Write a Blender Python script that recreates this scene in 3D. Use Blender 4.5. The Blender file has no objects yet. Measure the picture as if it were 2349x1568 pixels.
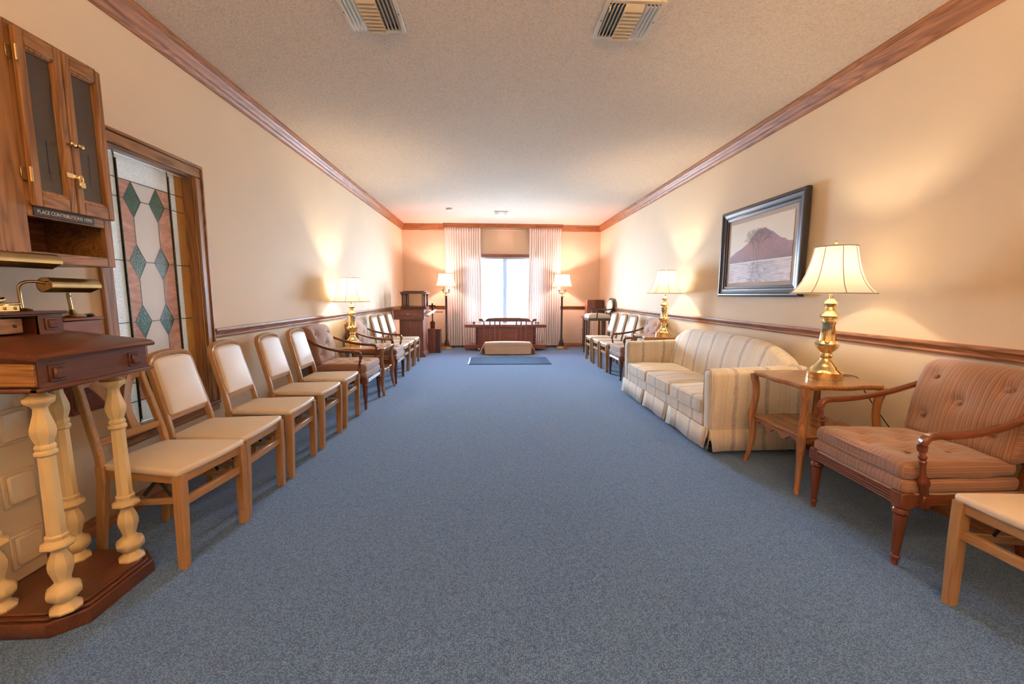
import bpy, math, random
from mathutils import Vector, Matrix
random.seed(7)
PI = math.pi
S = bpy.context.scene
COL = S.collection

# ------------------------------------------------------------------ camera
HC = 1.2732
PITCH, YAW, ROLL, FPX = .1152, .0516, .0041, 932.74
cam_d = bpy.data.cameras.new('camera')
cam = bpy.data.objects.new('camera', cam_d); COL.objects.link(cam)
cam_d.sensor_fit = 'HORIZONTAL'; cam_d.sensor_width = 36.0
cam_d.lens = FPX / 2349 * 36.0
cam_d.clip_start = .02
_f = Vector((math.sin(YAW) * math.cos(PITCH), math.cos(YAW) * math.cos(PITCH), -math.sin(PITCH)))
_r = Vector((math.cos(YAW), -math.sin(YAW), 0)); _u = _r.cross(_f)
_r2 = _r * math.cos(ROLL) + _u * math.sin(ROLL); _u2 = -_r * math.sin(ROLL) + _u * math.cos(ROLL)
_m = Matrix((_r2, _u2, -_f)).transposed().to_4x4(); _m.translation = (0, 0, HC)
cam.matrix_world = _m
S.camera = cam

# ------------------------------------------------------------------ world, daylight, exposure
W = bpy.data.worlds.new('daylight'); S.world = W; W.use_nodes = True
bg = W.node_tree.nodes['Background']
bg.inputs[0].default_value = (.56, .77, 1.0, 1); bg.inputs[1].default_value = 64.0
S.view_settings.view_transform = 'Standard'; S.view_settings.look = 'None'
S.view_settings.gamma = 1.0; S.view_settings.use_curve_mapping = False
S.view_settings.exposure = 1.16
S.cycles.max_bounces = 10; S.cycles.diffuse_bounces = 6; S.cycles.glossy_bounces = 4
S.cycles.transmission_bounces = 6; S.cycles.transparent_max_bounces = 12
S.cycles.sample_clamp_indirect = 6.0; S.cycles.sample_clamp_direct = 4.0
S.cycles.caustics_reflective = False; S.cycles.caustics_refractive = False
# portal at the far window: only guides the sky light through the opening
pd = bpy.data.lights.new('window_portal', 'AREA'); pd.shape = 'RECTANGLE'; pd.size = 2.05; pd.size_y = 1.6
pd.cycles.is_portal = True
po = bpy.data.objects.new('window_portal', pd); COL.objects.link(po)
po.location = (.333, 10.12, 1.4); po.rotation_euler = (-PI / 2, 0, 0)

LAMP_W, LAMP_C = 20.0, (1.0, .82, .58)
FLOOR_W, FLOOR_C = 46.0, (1.0, .57, .55)
FILL_W, FILL_C = 160.0, (1.0, .70, .42)  # power and tint of the fill bowls added behind the camera

# ------------------------------------------------------------------ room dimensions
XL, XR, YF, YN, H = -2.10, 2.653, 9.94, -1.5, 2.928

# ------------------------------------------------------------------ materials
MATS = {}
class N:
    def __init__(s, name):
        s.m = bpy.data.materials.new(name); s.m.use_nodes = True
        s.t = s.m.node_tree; s.b = s.t.nodes['Principled BSDF']; s.out = s.t.nodes['Material Output']
        s._co = None
        MATS[name] = s.m
    def new(s, ty, **kw):
        n = s.t.nodes.new(ty)
        for k, v in kw.items(): setattr(n, k, v)
        return n
    def link(s, a, b): s.t.links.new(a, b)
    def co(s, scale=(1, 1, 1), kind='Object', rot=(0, 0, 0)):
        tc = s.new('ShaderNodeTexCoord'); mp = s.new('ShaderNodeMapping')
        mp.inputs['Scale'].default_value = scale; mp.inputs['Rotation'].default_value = rot
        s.link(tc.outputs[kind], mp.inputs['Vector']); return mp.outputs[0]
    def noise(s, vec, scale, detail=3, rough=.5, dist=0):
        n = s.new('ShaderNodeTexNoise'); s.link(vec, n.inputs['Vector'])
        n.inputs['Scale'].default_value = scale; n.inputs['Detail'].default_value = detail
        n.inputs['Roughness'].default_value = rough; n.inputs['Distortion'].default_value = dist
        return n.outputs['Fac']
    def ramp(s, fac, stops):
        r = s.new('ShaderNodeValToRGB'); s.link(fac, r.inputs[0])
        el = r.color_ramp.elements
        while len(el) < len(stops): el.new(.5)
        for e, (p, c) in zip(el, stops):
            e.position = p; e.color = (*c, 1)
        return r.outputs[0]
    def mix(s, fac, a, b, mode='MIX'):
        n = s.new('ShaderNodeMix', data_type='RGBA', blend_type=mode)
        for i, v in ((0, fac), (6, a), (7, b)):
            if hasattr(v, 'node'): s.link(v, n.inputs[i])
            else: n.inputs[i].default_value = v if i == 0 else (*v, 1)
        return n.outputs[2]
    def bump(s, h, strength, dist):
        b = s.new('ShaderNodeBump'); b.inputs['Strength'].default_value = strength
        b.inputs['Distance'].default_value = dist
        s.link(h, b.inputs['Height']); s.link(b.outputs[0], s.b.inputs['Normal']); return b
    def set(s, color=None, rough=None, metal=None, spec=None, coat=None, coat_rough=None, sheen=None):
        I = s.b.inputs
        if color is not None:
            if hasattr(color, 'node'): s.link(color, I['Base Color'])
            else: I['Base Color'].default_value = (*color, 1)
        if rough is not None: I['Roughness'].default_value = rough
        if metal is not None: I['Metallic'].default_value = metal
        if spec is not None: I['Specular IOR Level'].default_value = spec
        if coat is not None: I['Coat Weight'].default_value = coat
        if coat_rough is not None: I['Coat Roughness'].default_value = coat_rough
        if sheen is not None: I['Sheen Weight'].default_value = sheen
        return s.m
    def math(s, op, a, b=None):
        n = s.new('ShaderNodeMath', operation=op)
        for i, v in ((0, a), (1, b)):
            if v is None: continue
            if hasattr(v, 'node'): s.link(v, n.inputs[i])
            else: n.inputs[i].default_value = v
        return n.outputs[0]
    def sep(s, vec):
        n = s.new('ShaderNodeSeparateXYZ'); s.link(vec, n.inputs[0]); return n.outputs

def plain(name, color, rough=.5, metal=0, spec=.5, var=.06, scale=6, bump=0, bscale=200, coat=0, sheen=0):
    n = N(name); v = n.co()
    f = n.noise(v, scale, 4)
    lo = tuple(c * (1 - var) for c in color); hi = tuple(min(1, c * (1 + var)) for c in color)
    n.set(n.ramp(f, [(.3, lo), (.7, hi)]), rough, metal, spec, coat, .1 if coat else None, sheen)
    if bump: n.bump(n.noise(v, bscale, 2), bump, .002)
    return n.m

def wood(name, dark, light, axis='x', rough=.35, scale=1.0, coat=.15, ring=.5):
    n = N(name)
    k = {'x': (.09, 1, 1), 'y': (1, .09, 1), 'z': (1, 1, .09)}[axis]
    v = n.co(tuple(c * scale for c in k))
    f1 = n.noise(v, 26, 5, .62, .4)
    f2 = n.noise(v, 7, 2, .5, 1.6)
    w = n.math('FRACT', n.math('MULTIPLY', f2, 9.0))
    w = n.math('ABSOLUTE', n.math('SUBTRACT', w, .5))
    fine = n.noise(n.co(tuple(c * scale for c in {'x': (.02, 1, 1), 'y': (1, .02, 1), 'z': (1, 1, .02)}[axis])), 160, 2, .6)
    g = n.math('ADD', n.math('MULTIPLY', f1, 1 - ring), n.math('MULTIPLY', w, ring * 1.3))
    g = n.math('ADD', g, n.math('MULTIPLY', n.math('SUBTRACT', fine, .5), .35))
    mid = tuple((a + b) / 2 for a, b in zip(dark, light))
    n.set(n.ramp(g, [(.18, dark), (.42, mid), (.75, light)]), rough, 0, .3, coat, .15)
    n.bump(fine, .12, .002)
    return n.m

# paint and surfaces
def wall_paint(name, color):
    n = N(name); v = n.co()
    n.set(n.ramp(n.noise(v, 2.5, 3), [(.3, tuple(c * .97 for c in color)), (.7, color)]), .66, 0, .15)
    n.bump(n.noise(v, 110, 3), .10, .003); return n.m
wall_paint('wall_paint', (.75, .60, .415))
def ceiling_mat():
    n = N('ceiling_texture'); v = n.co()
    f = n.noise(v, 75, 4, .65); f2 = n.noise(v, 210, 2)
    h = n.math('ADD', f, n.math('MULTIPLY', f2, .4))
    n.set(n.ramp(f, [(.30, (.58, .47, .37)), (.5, (.73, .60, .46)), (.70, (.78, .65, .51))]), .95, 0, .1)
    n.bump(h, .8, .012)
ceiling_mat()
def carpet_mat():
    n = N('carpet'); v = n.co()
    vo = n.new('ShaderNodeTexVoronoi'); n.link(n.co((1.0, 1.25, 1)), vo.inputs['Vector']); vo.inputs['Scale'].default_value = 150
    vo.inputs['Randomness'].default_value = .55
    big = n.noise(v, 1.1, 4, .6); mid = n.noise(v, 34, 4, .7); fine = n.noise(v, 330, 2)
    col = n.ramp(mid, [(.25, (.080, .163, .36)), (.5, (.112, .215, .46)), (.75, (.150, .275, .55))])
    col = n.mix(n.math('MULTIPLY', big, .5), col, (.135, .240, .47))
    loop = n.ramp(vo.outputs['Distance'], [(.12, (1.45, 1.45, 1.45)), (.62, (.40, .40, .40))])
    col = n.mix(.85, col, loop, 'MULTIPLY')
    n.set(col, .97, 0, .05, sheen=1.0); n.b.inputs['Sheen Roughness'].default_value = .33; n.b.inputs['Sheen Tint'].default_value = (.50, .72, 1, 1)
    h = n.math('SUBTRACT', n.math('MULTIPLY', fine, .4), vo.outputs['Distance'])
    n.bump(h, .45, .004)
carpet_mat()
for a in 'xyz':
    wood('trim_wood_' + a, (.20, .075, .025), (.47, .205, .080), a, .50, 1.0, .03)
    wood('oak_' + a, (.165, .075, .027), (.42, .215, .083), a, .38, 1.0, .15)
    wood('chair_wood_' + a, (.27, .140, .058), (.47, .28, .130), a, .45, 1.2, .12, .3)
    wood('cherry_' + a, (.085, .022, .010), (.185, .056, .022), a, .26, 1.0, .3, .25)
    wood('table_wood_' + a, (.24, .098, .034), (.44, .215, .085), a, .22, 1.0, .45)
    wood('walnut_' + a, (.066, .024, .014), (.140, .052, .028), a, .30, 1.0, .25, .3)
    wood('mahogany_' + a, (.15, .052, .034), (.29, .112, .074), a, .40, 1.0, .2, .3)
plain('cream_vinyl', (.70, .60, .47), .5, spec=.3, var=.03, bump=.05, bscale=260)
plain('cream_paint', (.67, .53, .28), .38, var=.05, bump=.04, bscale=90, coat=.1)
plain('panel_paint', (.68, .58, .42), .5, var=.05)
plain('brass', (.88, .70, .38), .13, 1, var=.04)
plain('antique_brass', (.56, .42, .21), .26, 1, var=.12, scale=14)
plain('dark_bronze', (.075, .052, .040), .4, .6, var=.2, scale=20)
plain('black_paint', (.022, .021, .022), .32, var=.15, coat=.2)
plain('frame_black', (.020, .022, .030), .34, var=.15, coat=.1)
plain('black_rubber', (.02, .02, .02), .6)
plain('dark_metal', (.06, .055, .05), .4, .8)
plain('chrome', (.7, .7, .7), .2, 1)
plain('vent_enamel', (.66, .57, .42), .45, var=.05)
plain('vent_dark', (.02, .018, .016), .8)
plain('white_plastic', (.74, .70, .62), .4, var=.03)
plain('plate_plastic', (.70, .60, .46), .4, var=.03)
plain('black_sign', (.015, .014, .013), .35)
plain('sign_lettering', (.75, .66, .48), .5)
plain('lead_came', (.075, .085, .06), .35, .8, var=.4, scale=60)
plain('mat_rubber', (.014, .052, .135), .85, spec=.15, var=.15, scale=60, bump=.4, bscale=400)
plain('mat_edge', (.55, .62, .68), .6)
plain('kneeler_vinyl', (.56, .40, .27), .45, var=.05, bump=.06, bscale=160)
plain('window_frame_paint', (.40, .43, .48), .5, var=.03)
plain('blind_white', (.46, .48, .50), .5, var=.02)
plain('mat_board', (.60, .49, .40), .8, var=.03)
plain('paper_white', (.80, .78, .74), .6)
plain('dark_chair_wood', (.055, .036, .024), .35, var=.2, scale=30, coat=.2)
plain('shade_braid', (.42, .34, .24), .7)
plain('sofa_plain', (.66, .58, .45), .8)
plain('sofa_pleat', (.50, .38, .24), .8)
plain('candle_white', (.78, .70, .58), .5)

def fabric_stripes(name, axis, period, base, stripe, line, noise_amp):
    n = N(name); v = n.co()
    o = n.sep(v)[axis]
    tcn = n.new('ShaderNodeTexCoord'); ny_ = n.math('ABSOLUTE', n.sep(tcn.outputs['Normal'])[1]); k_ = n.math('GREATER_THAN', ny_, .72)
    o = n.math('ADD', n.math('MULTIPLY', o, n.math('SUBTRACT', 1.0, k_)), n.math('MULTIPLY', n.sep(v)[2], k_))
    wob = n.math('MULTIPLY', n.math('SUBTRACT', n.noise(v, 5, 2), .5), noise_amp)
    t = n.math('ADD', o, wob)
    tv = n.new('ShaderNodeCombineXYZ'); n.link(t, tv.inputs[0])
    fr = n.math('FRACT', n.math('MULTIPLY', t, 1 / period))
    c1 = n.ramp(fr, [(0, base), (.16, line), (.24, line), (.30, stripe), (.52, base), (.60, line), (.64, base), (.80, stripe), (1, base)])
    bands = n.noise(tv.outputs[0], 55, 3, .7)
    c2 = n.ramp(bands, [(.3, tuple(c * .72 for c in stripe)), (.7, tuple(min(1, c * 1.18) for c in base))])
    c = n.mix(.55, c1, c2)
    n.set(c, .8, 0, .25, sheen=.35)
    n.bump(n.noise(v, 420, 2), .25, .002); return n.m
fabric_stripes('stripe_fabric', 1, .024, (.30, .160, .110), (.215, .110, .076), (.45, .285, .18), .014)

def damask(name, axis):
    n = N(name); v = n.co()
    o = n.sep(v)[axis]
    wob = n.math('MULTIPLY', n.math('SUBTRACT', n.noise(v, 7, 3, .6), .5), .05)
    t = n.math('ADD', o, wob)
    fr = n.math('FRACT', n.math('ADD', n.math('MULTIPLY', t, 1 / .262), .31))
    base, br, gr, dk = (.72, .64, .51), (.66, .57, .43), (.49, .43, .39), (.40, .345, .31)
    c = n.ramp(fr, [(0, base), (.10, base), (.135, gr), (.20, dk), (.235, gr), (.265, base), (.46, base), (.475, dk), (.485, base), (.60, br), (.78, base), (.80, gr), (.812, base), (1, base)])
    sc = n.noise(v, 14, 3, .55, 3.2)
    fl = n.math('ABSOLUTE', n.math('SUBTRACT', n.math('FRACT', n.math('MULTIPLY', sc, 5.0)), .5))
    c = n.mix(n.ramp(fl, [(.05, (.55, .55, .55)), (.17, (0, 0, 0))]), c, (.80, .73, .60))
    n.set(c, .72, 0, .3, sheen=.3)
    n.bump(n.math('ADD', fl, n.noise(v, 300, 2)), .12, .003); return n.m
damask('damask_lateral', 1); damask('damask_depth', 0)

def translucent_mat(name, color, tcolor, fac, rough=.8):
    n = N(name); v = n.co()
    n.set(n.ramp(n.noise(v, 40, 2), [(.3, tuple(c * .96 for c in color)), (.7, color)]), rough, 0, .2)
    tr = n.new('ShaderNodeBsdfTranslucent'); tr.inputs[0].default_value = (*tcolor, 1)
    mx = n.new('ShaderNodeMixShader'); mx.inputs[0].default_value = fac
    n.link(n.b.outputs[0], mx.inputs[1]); n.link(tr.outputs[0], mx.inputs[2]); n.link(mx.outputs[0], n.out.inputs[0])
    return n.m
translucent_mat('lamp_shade_fabric', (.88, .82, .72), (.96, .90, .78), .46)
translucent_mat('floor_shade_fabric', (.90, .78, .66), (.95, .78, .62), .34)
translucent_mat('curtain_fabric', (.86, .80, .73), (.92, .88, .84), .022)

def art_glass(name, dark, light, scale, stretch=(1, 1, 1), rough=.22, fac=.05, bump=.25):
    n = N(name); v = n.co(stretch)
    n.set(n.ramp(n.noise(v, scale, 4, .6, 1.0), [(.3, dark), (.7, light)]), rough, 0, .5)
    n.bump(n.noise(n.co(), 160, 2), bump, .004)
    tr = n.new('ShaderNodeBsdfTranslucent'); tr.inputs[0].default_value = (*light, 1)
    mx = n.new('ShaderNodeMixShader'); mx.inputs[0].default_value = fac
    n.link(n.b.outputs[0], mx.inputs[1]); n.link(tr.outputs[0], mx.inputs[2]); n.link(mx.outputs[0], n.out.inputs[0])
art_glass('glass_white_pebble', (.56, .55, .50), (.76, .75, .70), 90, bump=.8)
art_glass('glass_opal', (.54, .49, .44), (.60, .55, .49), 3, bump=.06)
art_glass('glass_pink', (.33, .17, .13), (.56, .35, .27), 7, (1, 1, 3.2), bump=.1)
art_glass('glass_green', (.012, .075, .040), (.03, .135, .075), 12, bump=.3, fac=.02)
art_glass('glass_jamb_reflection', (.38, .20, .07), (.52, .30, .11), 5, (1, 1, .3), bump=.2)  # reflection of the oak jamb, painted into the glass colour
def clear_glass(name, tint=(1, 1, 1), fac=.10, rough=.02, base=(.02, .02, .02)):
    n = N(name)
    tr = n.new('ShaderNodeBsdfTransparent'); tr.inputs[0].default_value = (*tint, 1)
    n.set((.9, .9, .9), rough, 0, .8)
    n.b.inputs['Base Color'].default_value = (*base, 1)
    mx = n.new('ShaderNodeMixShader'); mx.inputs[0].default_value = fac
    n.link(tr.outputs[0], mx.inputs[1]); n.link(n.b.outputs[0], mx.inputs[2]); n.link(mx.outputs[0], n.out.inputs[0])
clear_glass('clear_glass'); clear_glass('picture_glass', (1, 1, 1), .03, .06); clear_glass('smoked_glass', (.80, .74, .68), .6, .22, (.13, .105, .085))
def print_mat():
    n = N('photo_print'); a = n.new('ShaderNodeVertexColor', layer_name='print')
    n.set(a.outputs[0], .5, 0, .2)
print_mat()
def glow(name, col, st):
    n = N(name); n.set(col, .5); n.b.inputs['Emission Color'].default_value = (*col, 1); n.b.inputs['Emission Strength'].default_value = st
glow('bulb_glass', (1, .82, .55), 12)

# ------------------------------------------------------------------ mesh builder
LOC = {}
class MB:
    def __init__(s): s.v = []; s.f = []
    def add(s, vs, fs):
        k = len(s.v); s.v += [tuple(p) for p in vs]; s.f += [tuple(i + k for i in f) for f in fs]; return k
    def xf(s, k, M):
        for i in range(k, len(s.v)): s.v[i] = tuple(M @ Vector(s.v[i]))
        return s
    def box(s, x0, x1, y0, y1, z0, z1, b=0):
        if x0 > x1: x0, x1 = x1, x0
        if y0 > y1: y0, y1 = y1, y0
        if z0 > z1: z0, z1 = z1, z0
        if b <= 0:
            vs = [(x, y, z) for x in (x0, x1) for y in (y0, y1) for z in (z0, z1)]
            s.add(vs, [(0, 1, 3, 2), (4, 6, 7, 5), (0, 4, 5, 1), (2, 3, 7, 6), (0, 2, 6, 4), (1, 5, 7, 3)]); return s
        b = min(b, (x1 - x0) * .45, (y1 - y0) * .45, (z1 - z0) * .45)
        lo = (x0, y0, z0); hi = (x1, y1, z1); idx = {}; vs = []
        for c in range(8):
            sg = [(c >> i) & 1 for i in range(3)]
            for a in range(3):
                p = [(hi[i] if sg[i] else lo[i]) if i == a else ((hi[i] - b) if sg[i] else (lo[i] + b)) for i in range(3)]
                idx[(c, a)] = len(vs); vs.append(p)
        fs = []
        for a in range(3):
            o1, o2 = [i for i in range(3) if i != a]
            for sd in (0, 1):
                cs = []
                for u, w in ((0, 0), (1, 0), (1, 1), (0, 1)):
                    c = (sd << a) | (u << o1) | (w << o2); cs.append(idx[(c, a)])
                fs.append(tuple(cs if (sd == 1) == (a != 1) else cs[::-1]))
        for a in range(3):
            o1, o2 = [i for i in range(3) if i != a]
            for u in (0, 1):
                for w in (0, 1):
                    c0 = (u << o1) | (w << o2); c1 = c0 | (1 << a)
                    q = (idx[(c0, o1)], idx[(c1, o1)], idx[(c1, o2)], idx[(c0, o2)])
                    fs.append(q)
        for c in range(8): fs.append((idx[(c, 0)], idx[(c, 1)], idx[(c, 2)]))
        s.add(vs, fs); return s
    def rbox(s, c, h, r, m=(4, 4, 2), fn=None, rs=3):
        """soft box: centre c, half sizes h, rounding r, fn(p)->p deform"""
        def ax(hh, mm, i):
            r0 = min(r, hh * .98)
            e = [r0 * math.tan(k / rs * PI / 4) for k in range(rs, 0, -1)]
            L = [-(hh - r0) - t for t in e]
            L += [-(hh - r0) + 2 * (hh - r0) * k / mm for k in range(mm + 1)]
            L += [(hh - r0) + t for t in e[::-1]]
            return L
        A = [ax(h[i], m[i], i) for i in range(3)]; D = {}; vs = []; fs = []
        def P(i, j, k):
            key = (i, j, k)
            if key in D: return D[key]
            p = [A[0][i], A[1][j], A[2][k]]
            q = [max(-(h[t] - min(r, h[t] * .98)), min(h[t] - min(r, h[t] * .98), p[t])) for t in range(3)]
            d = Vector([p[t] - q[t] for t in range(3)])
            if d.length > 1e-9:
                n = d.normalized(); w = Vector([n[t] * min(r, h[t] * .98) for t in range(3)]); p = Vector(q) + w
            else: p = Vector(p)
            if fn: p = Vector(fn(p))
            D[key] = len(vs); vs.append((p[0] + c[0], p[1] + c[1], p[2] + c[2])); return D[key]
        n = [len(a) - 1 for a in A]
        for i in range(n[0]):
            for j in range(n[1]):
                fs.append((P(i, j, n[2]), P(i + 1, j, n[2]), P(i + 1, j + 1, n[2]), P(i, j + 1, n[2])))
                fs.append((P(i, j, 0), P(i, j + 1, 0), P(i + 1, j + 1, 0), P(i + 1, j, 0)))
        for i in range(n[0]):
            for k in range(n[2]):
                fs.append((P(i, 0, k), P(i + 1, 0, k), P(i + 1, 0, k + 1), P(i, 0, k + 1)))
                fs.append((P(i, n[1], k), P(i, n[1], k + 1), P(i + 1, n[1], k + 1), P(i + 1, n[1], k)))
        for j in range(n[1]):
            for k in range(n[2]):
                fs.append((P(0, j, k), P(0, j, k + 1), P(0, j + 1, k + 1), P(0, j + 1, k)))
                fs.append((P(n[0], j, k), P(n[0], j + 1, k), P(n[0], j + 1, k + 1), P(n[0], j, k + 1)))
        s.add(vs, fs); return s
    def lathe(s, prof, n=24, c=(0, 0, 0), rot=0, cap=True):
        vs = []; fs = []
        for r, z in prof:
            for k in range(n):
                a = 2 * PI * k / n + rot; vs.append((c[0] + r * math.cos(a), c[1] + r * math.sin(a), c[2] + z))
        for i in range(len(prof) - 1):
            for k in range(n):
                k2 = (k + 1) % n; fs.append((i * n + k, i * n + k2, (i + 1) * n + k2, (i + 1) * n + k))
        if cap:
            fs.append(tuple(range(n))[::-1]); fs.append(tuple((len(prof) - 1) * n + k for k in range(n)))
        s.add(vs, fs); return s
    def sweep(s, pts, prof, up=(0, 0, 1), scale=None, cap=True, closed=False):
        """sweep 2D profile [(a,b)] (a along side, b along up-ish) on a polyline"""
        P = [Vector(p) for p in pts]; up = Vector(up); n = len(prof); vs = []; fs = []; m = len(P)
        for i, p in enumerate(P):
            if closed: t = (P[(i + 1) % m] - P[i - 1])
            else: t = (P[min(i + 1, m - 1)] - P[max(i - 1, 0)])
            t.normalize(); side = t.cross(up)
            if side.length < 1e-6: side = t.cross(Vector((1, .01, .02)))
            side.normalize(); u = side.cross(t)
            sc = 1 if scale is None else scale[i]
            if not isinstance(sc, tuple): sc = (sc, sc)
            for a, b in prof: vs.append(p + side * a * sc[0] + u * b * sc[1])
        for i in range(m if closed else m - 1):
            i2 = (i + 1) % m
            for k in range(n):
                k2 = (k + 1) % n; fs.append((i * n + k, i * n + k2, i2 * n + k2, i2 * n + k))
        if cap and not closed:
            fs.append(tuple(range(n))[::-1]); fs.append(tuple((m - 1) * n + k for k in range(n)))
        s.add(vs, fs); return s
    def tube(s, pts, r, n=8, up=(0, 0, 1), closed=False, cap=True):
        R = r if isinstance(r, (list, tuple)) else [r] * len(pts)
        prof = [(math.cos(2 * PI * k / n), math.sin(2 * PI * k / n)) for k in range(n)]
        return s.sweep(pts, prof, up, R, cap, closed)
    def bar(s, pts, w, h, up=(0, 0, 1), scale=None, ch=.2):
        a, b = w / 2, h / 2; c = min(a, b) * ch
        prof = [(a - c, -b), (a, -b + c), (a, b - c), (a - c, b), (-a + c, b), (-a, b - c), (-a, -b + c), (-a + c, -b)]
        return s.sweep(pts, prof, up, scale)
    def prism(s, poly, axis, t0, t1, ch=0):
        """extrude a polygon (2D) along axis between t0,t1. plane order: x->(y,z) y->(x,z) z->(x,y)"""
        def put(p, t):
            return {'x': (t, p[0], p[1]), 'y': (p[0], t, p[1]), 'z': (p[0], p[1], t)}[axis]
        n = len(poly)
        if ch > 0:
            cx = sum(p[0] for p in poly) / n; cy = sum(p[1] for p in poly) / n
            ins = []
            for p in poly:
                d = Vector((cx - p[0], cy - p[1])); d.normalize(); ins.append((p[0] + d.x * ch, p[1] + d.y * ch))
            sg = 1 if t1 > t0 else -1
            rings = [(ins, t0), (poly, t0 + sg * ch), (poly, t1 - sg * ch), (ins, t1)]
        else: rings = [(poly, t0), (poly, t1)]
        vs = []; fs = []
        for pl, t in rings: vs += [put(p, t) for p in pl]
        for i in range(len(rings) - 1):
            for k in range(n):
                k2 = (k + 1) % n; fs.append((i * n + k, i * n + k2, (i + 1) * n + k2, (i + 1) * n + k))
        fs.append(tuple(range(n))[::-1]); fs.append(tuple((len(rings) - 1) * n + k for k in range(n)))
        s.add(vs, fs); return s
    def grid(s, nu, nv, fn, flip=False):
        vs = [fn(i / nu, j / nv) for i in range(nu + 1) for j in range(nv + 1)]; fs = []
        for i in range(nu):
            for j in range(nv):
                a = i * (nv + 1) + j; q = (a, a + nv + 1, a + nv + 2, a + 1); fs.append(q[::-1] if flip else q)
        s.add(vs, fs); return s
    def ball(s, c, r, n=10):
        R = r if isinstance(r, (list, tuple)) else (r, r, r)
        k = len(s.v)
        s.lathe([(max(.001, math.sin(PI * i / n)), -math.cos(PI * i / n)) for i in range(n + 1)], n + 4)
        return s.xf(k, Matrix.Translation(c) @ Matrix.Diagonal((*R, 1)))
    def build(s, name, mat, parent=None, loc=None, label=None, smooth=38, mesh_only=False):
        off = LOC.get(parent.name) if (parent is not None and loc is None) else loc
        vs = s.v if not off else [(p[0] - off[0], p[1] - off[1], p[2] - off[2]) for p in s.v]
        me = bpy.data.meshes.new(name); me.from_pydata(vs, [], s.f); me.update()
        import bmesh
        b = bmesh.new(); b.from_mesh(me); bmesh.ops.recalc_face_normals(b, faces=b.faces); b.to_mesh(me); b.free()
        if smooth:
            me.polygons.foreach_set('use_smooth', [True] * len(me.polygons)); me.set_sharp_from_angle(angle=math.radians(smooth))
        me.materials.append(MATS[mat])
        o = bpy.data.objects.new(name, me); COL.objects.link(o)
        if parent is not None:
            o.parent = parent
            if parent.name in LOC: LOC[o.name] = LOC[parent.name]
        elif loc: o.location = loc
        if label: o['label'] = label
        return o

def tag(o, label=None, cat=None, group=None, kind=None):
    if label: o['label'] = label
    if cat: o['category'] = cat
    if group: o['group'] = group
    if kind: o['kind'] = kind
    return o
def thing(name, label=None, cat=None, loc=(0, 0, 0), rz=0, group=None, kind=None, world=True):
    """Empty at the base. world=True: parts are given in world coordinates"""
    o = bpy.data.objects.new(name, None); COL.objects.link(o); o.empty_display_size = .1
    o.location = loc; o.rotation_euler = (0, 0, rz)
    if world: LOC[o.name] = tuple(loc)
    return tag(o, label, cat, group, kind)
def copy_tree(o, parent=None):
    c = o.copy(); COL.objects.link(c)
    if parent is not None: c.parent = parent
    for ch in [x for x in ALLCH(o)]: copy_tree(ch, c)
    return c
def ALLCH(o): return list(o.children)
def place(proto, used, loc, rz, label, group):
    o = proto if not used else copy_tree(proto)
    o.location = loc; o.rotation_euler = (0, 0, rz); o['label'] = label; o['group'] = group
    return o
def lerp(a, b, t): return a + (b - a) * t
def pl(pts, t):
    for (a, x), (b, y) in zip(pts, pts[1:]):
        if t <= b: return x + (y - x) * (0 if b == a else max(0, (t - a) / (b - a)))
    return pts[-1][1]
def smoothpath(pts, k=5):
    """catmull-rom"""
    P = [Vector(p) for p in pts]; out = []
    for i in range(len(P) - 1):
        p0 = P[max(i - 1, 0)]; p1 = P[i]; p2 = P[i + 1]; p3 = P[min(i + 2, len(P) - 1)]
        for j in range(k):
            t = j / k
            out.append(.5 * ((2 * p1) + (p2 - p0) * t + (2 * p0 - 5 * p1 + 4 * p2 - p3) * t * t + (3 * p1 - p0 - 3 * p2 + p3) * t ** 3))
    out.append(P[-1]); return out
# ================================================================== STRUCTURE
T = .16
def struct(o): o['kind'] = 'structure'; return o
b = MB(); b.box(XL - T, XR + T, YN - T, YF + T, -.1, 0); struct(b.build('floor', 'carpet', smooth=0))
b = MB(); b.box(XL - T, XR + T, YN - T, YF + T, H, H + .1); struct(b.build('ceiling', 'ceiling_texture', smooth=0))
# stained-glass opening in the left wall
SY0, SY1, SZ0, SZ1 = 2.385, 3.085, .47, 2.09
b = MB(); b.box(XL - T, XL, YN, SY0, 0, H); b.box(XL - T, XL, SY1, YF, 0, H); b.box(XL - T, XL, SY0, SY1, 0, SZ0); b.box(XL - T, XL, SY0, SY1, SZ1, H)
struct(b.build('wall_left', 'wall_paint', smooth=0))
b = MB(); b.box(XR, XR + T, YN, YF, 0, H); struct(b.build('wall_right', 'wall_paint', smooth=0))
WX0, WX1, WZ0, WZ1 = -.60, 1.27, .55, 2.165
b = MB(); b.box(XL - T, WX0, YF, YF + T, 0, H); b.box(WX1, XR + T, YF, YF + T, 0, H); b.box(WX0, WX1, YF, YF + T, 0, WZ0); b.box(WX0, WX1, YF, YF + T, WZ1, H)
struct(b.build('wall_back', 'wall_paint', smooth=0))
b = MB(); b.box(XL - T, XR + T, YN - T, YN, 0, H); struct(b.build('wall_front', 'wall_paint', smooth=0))

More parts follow.
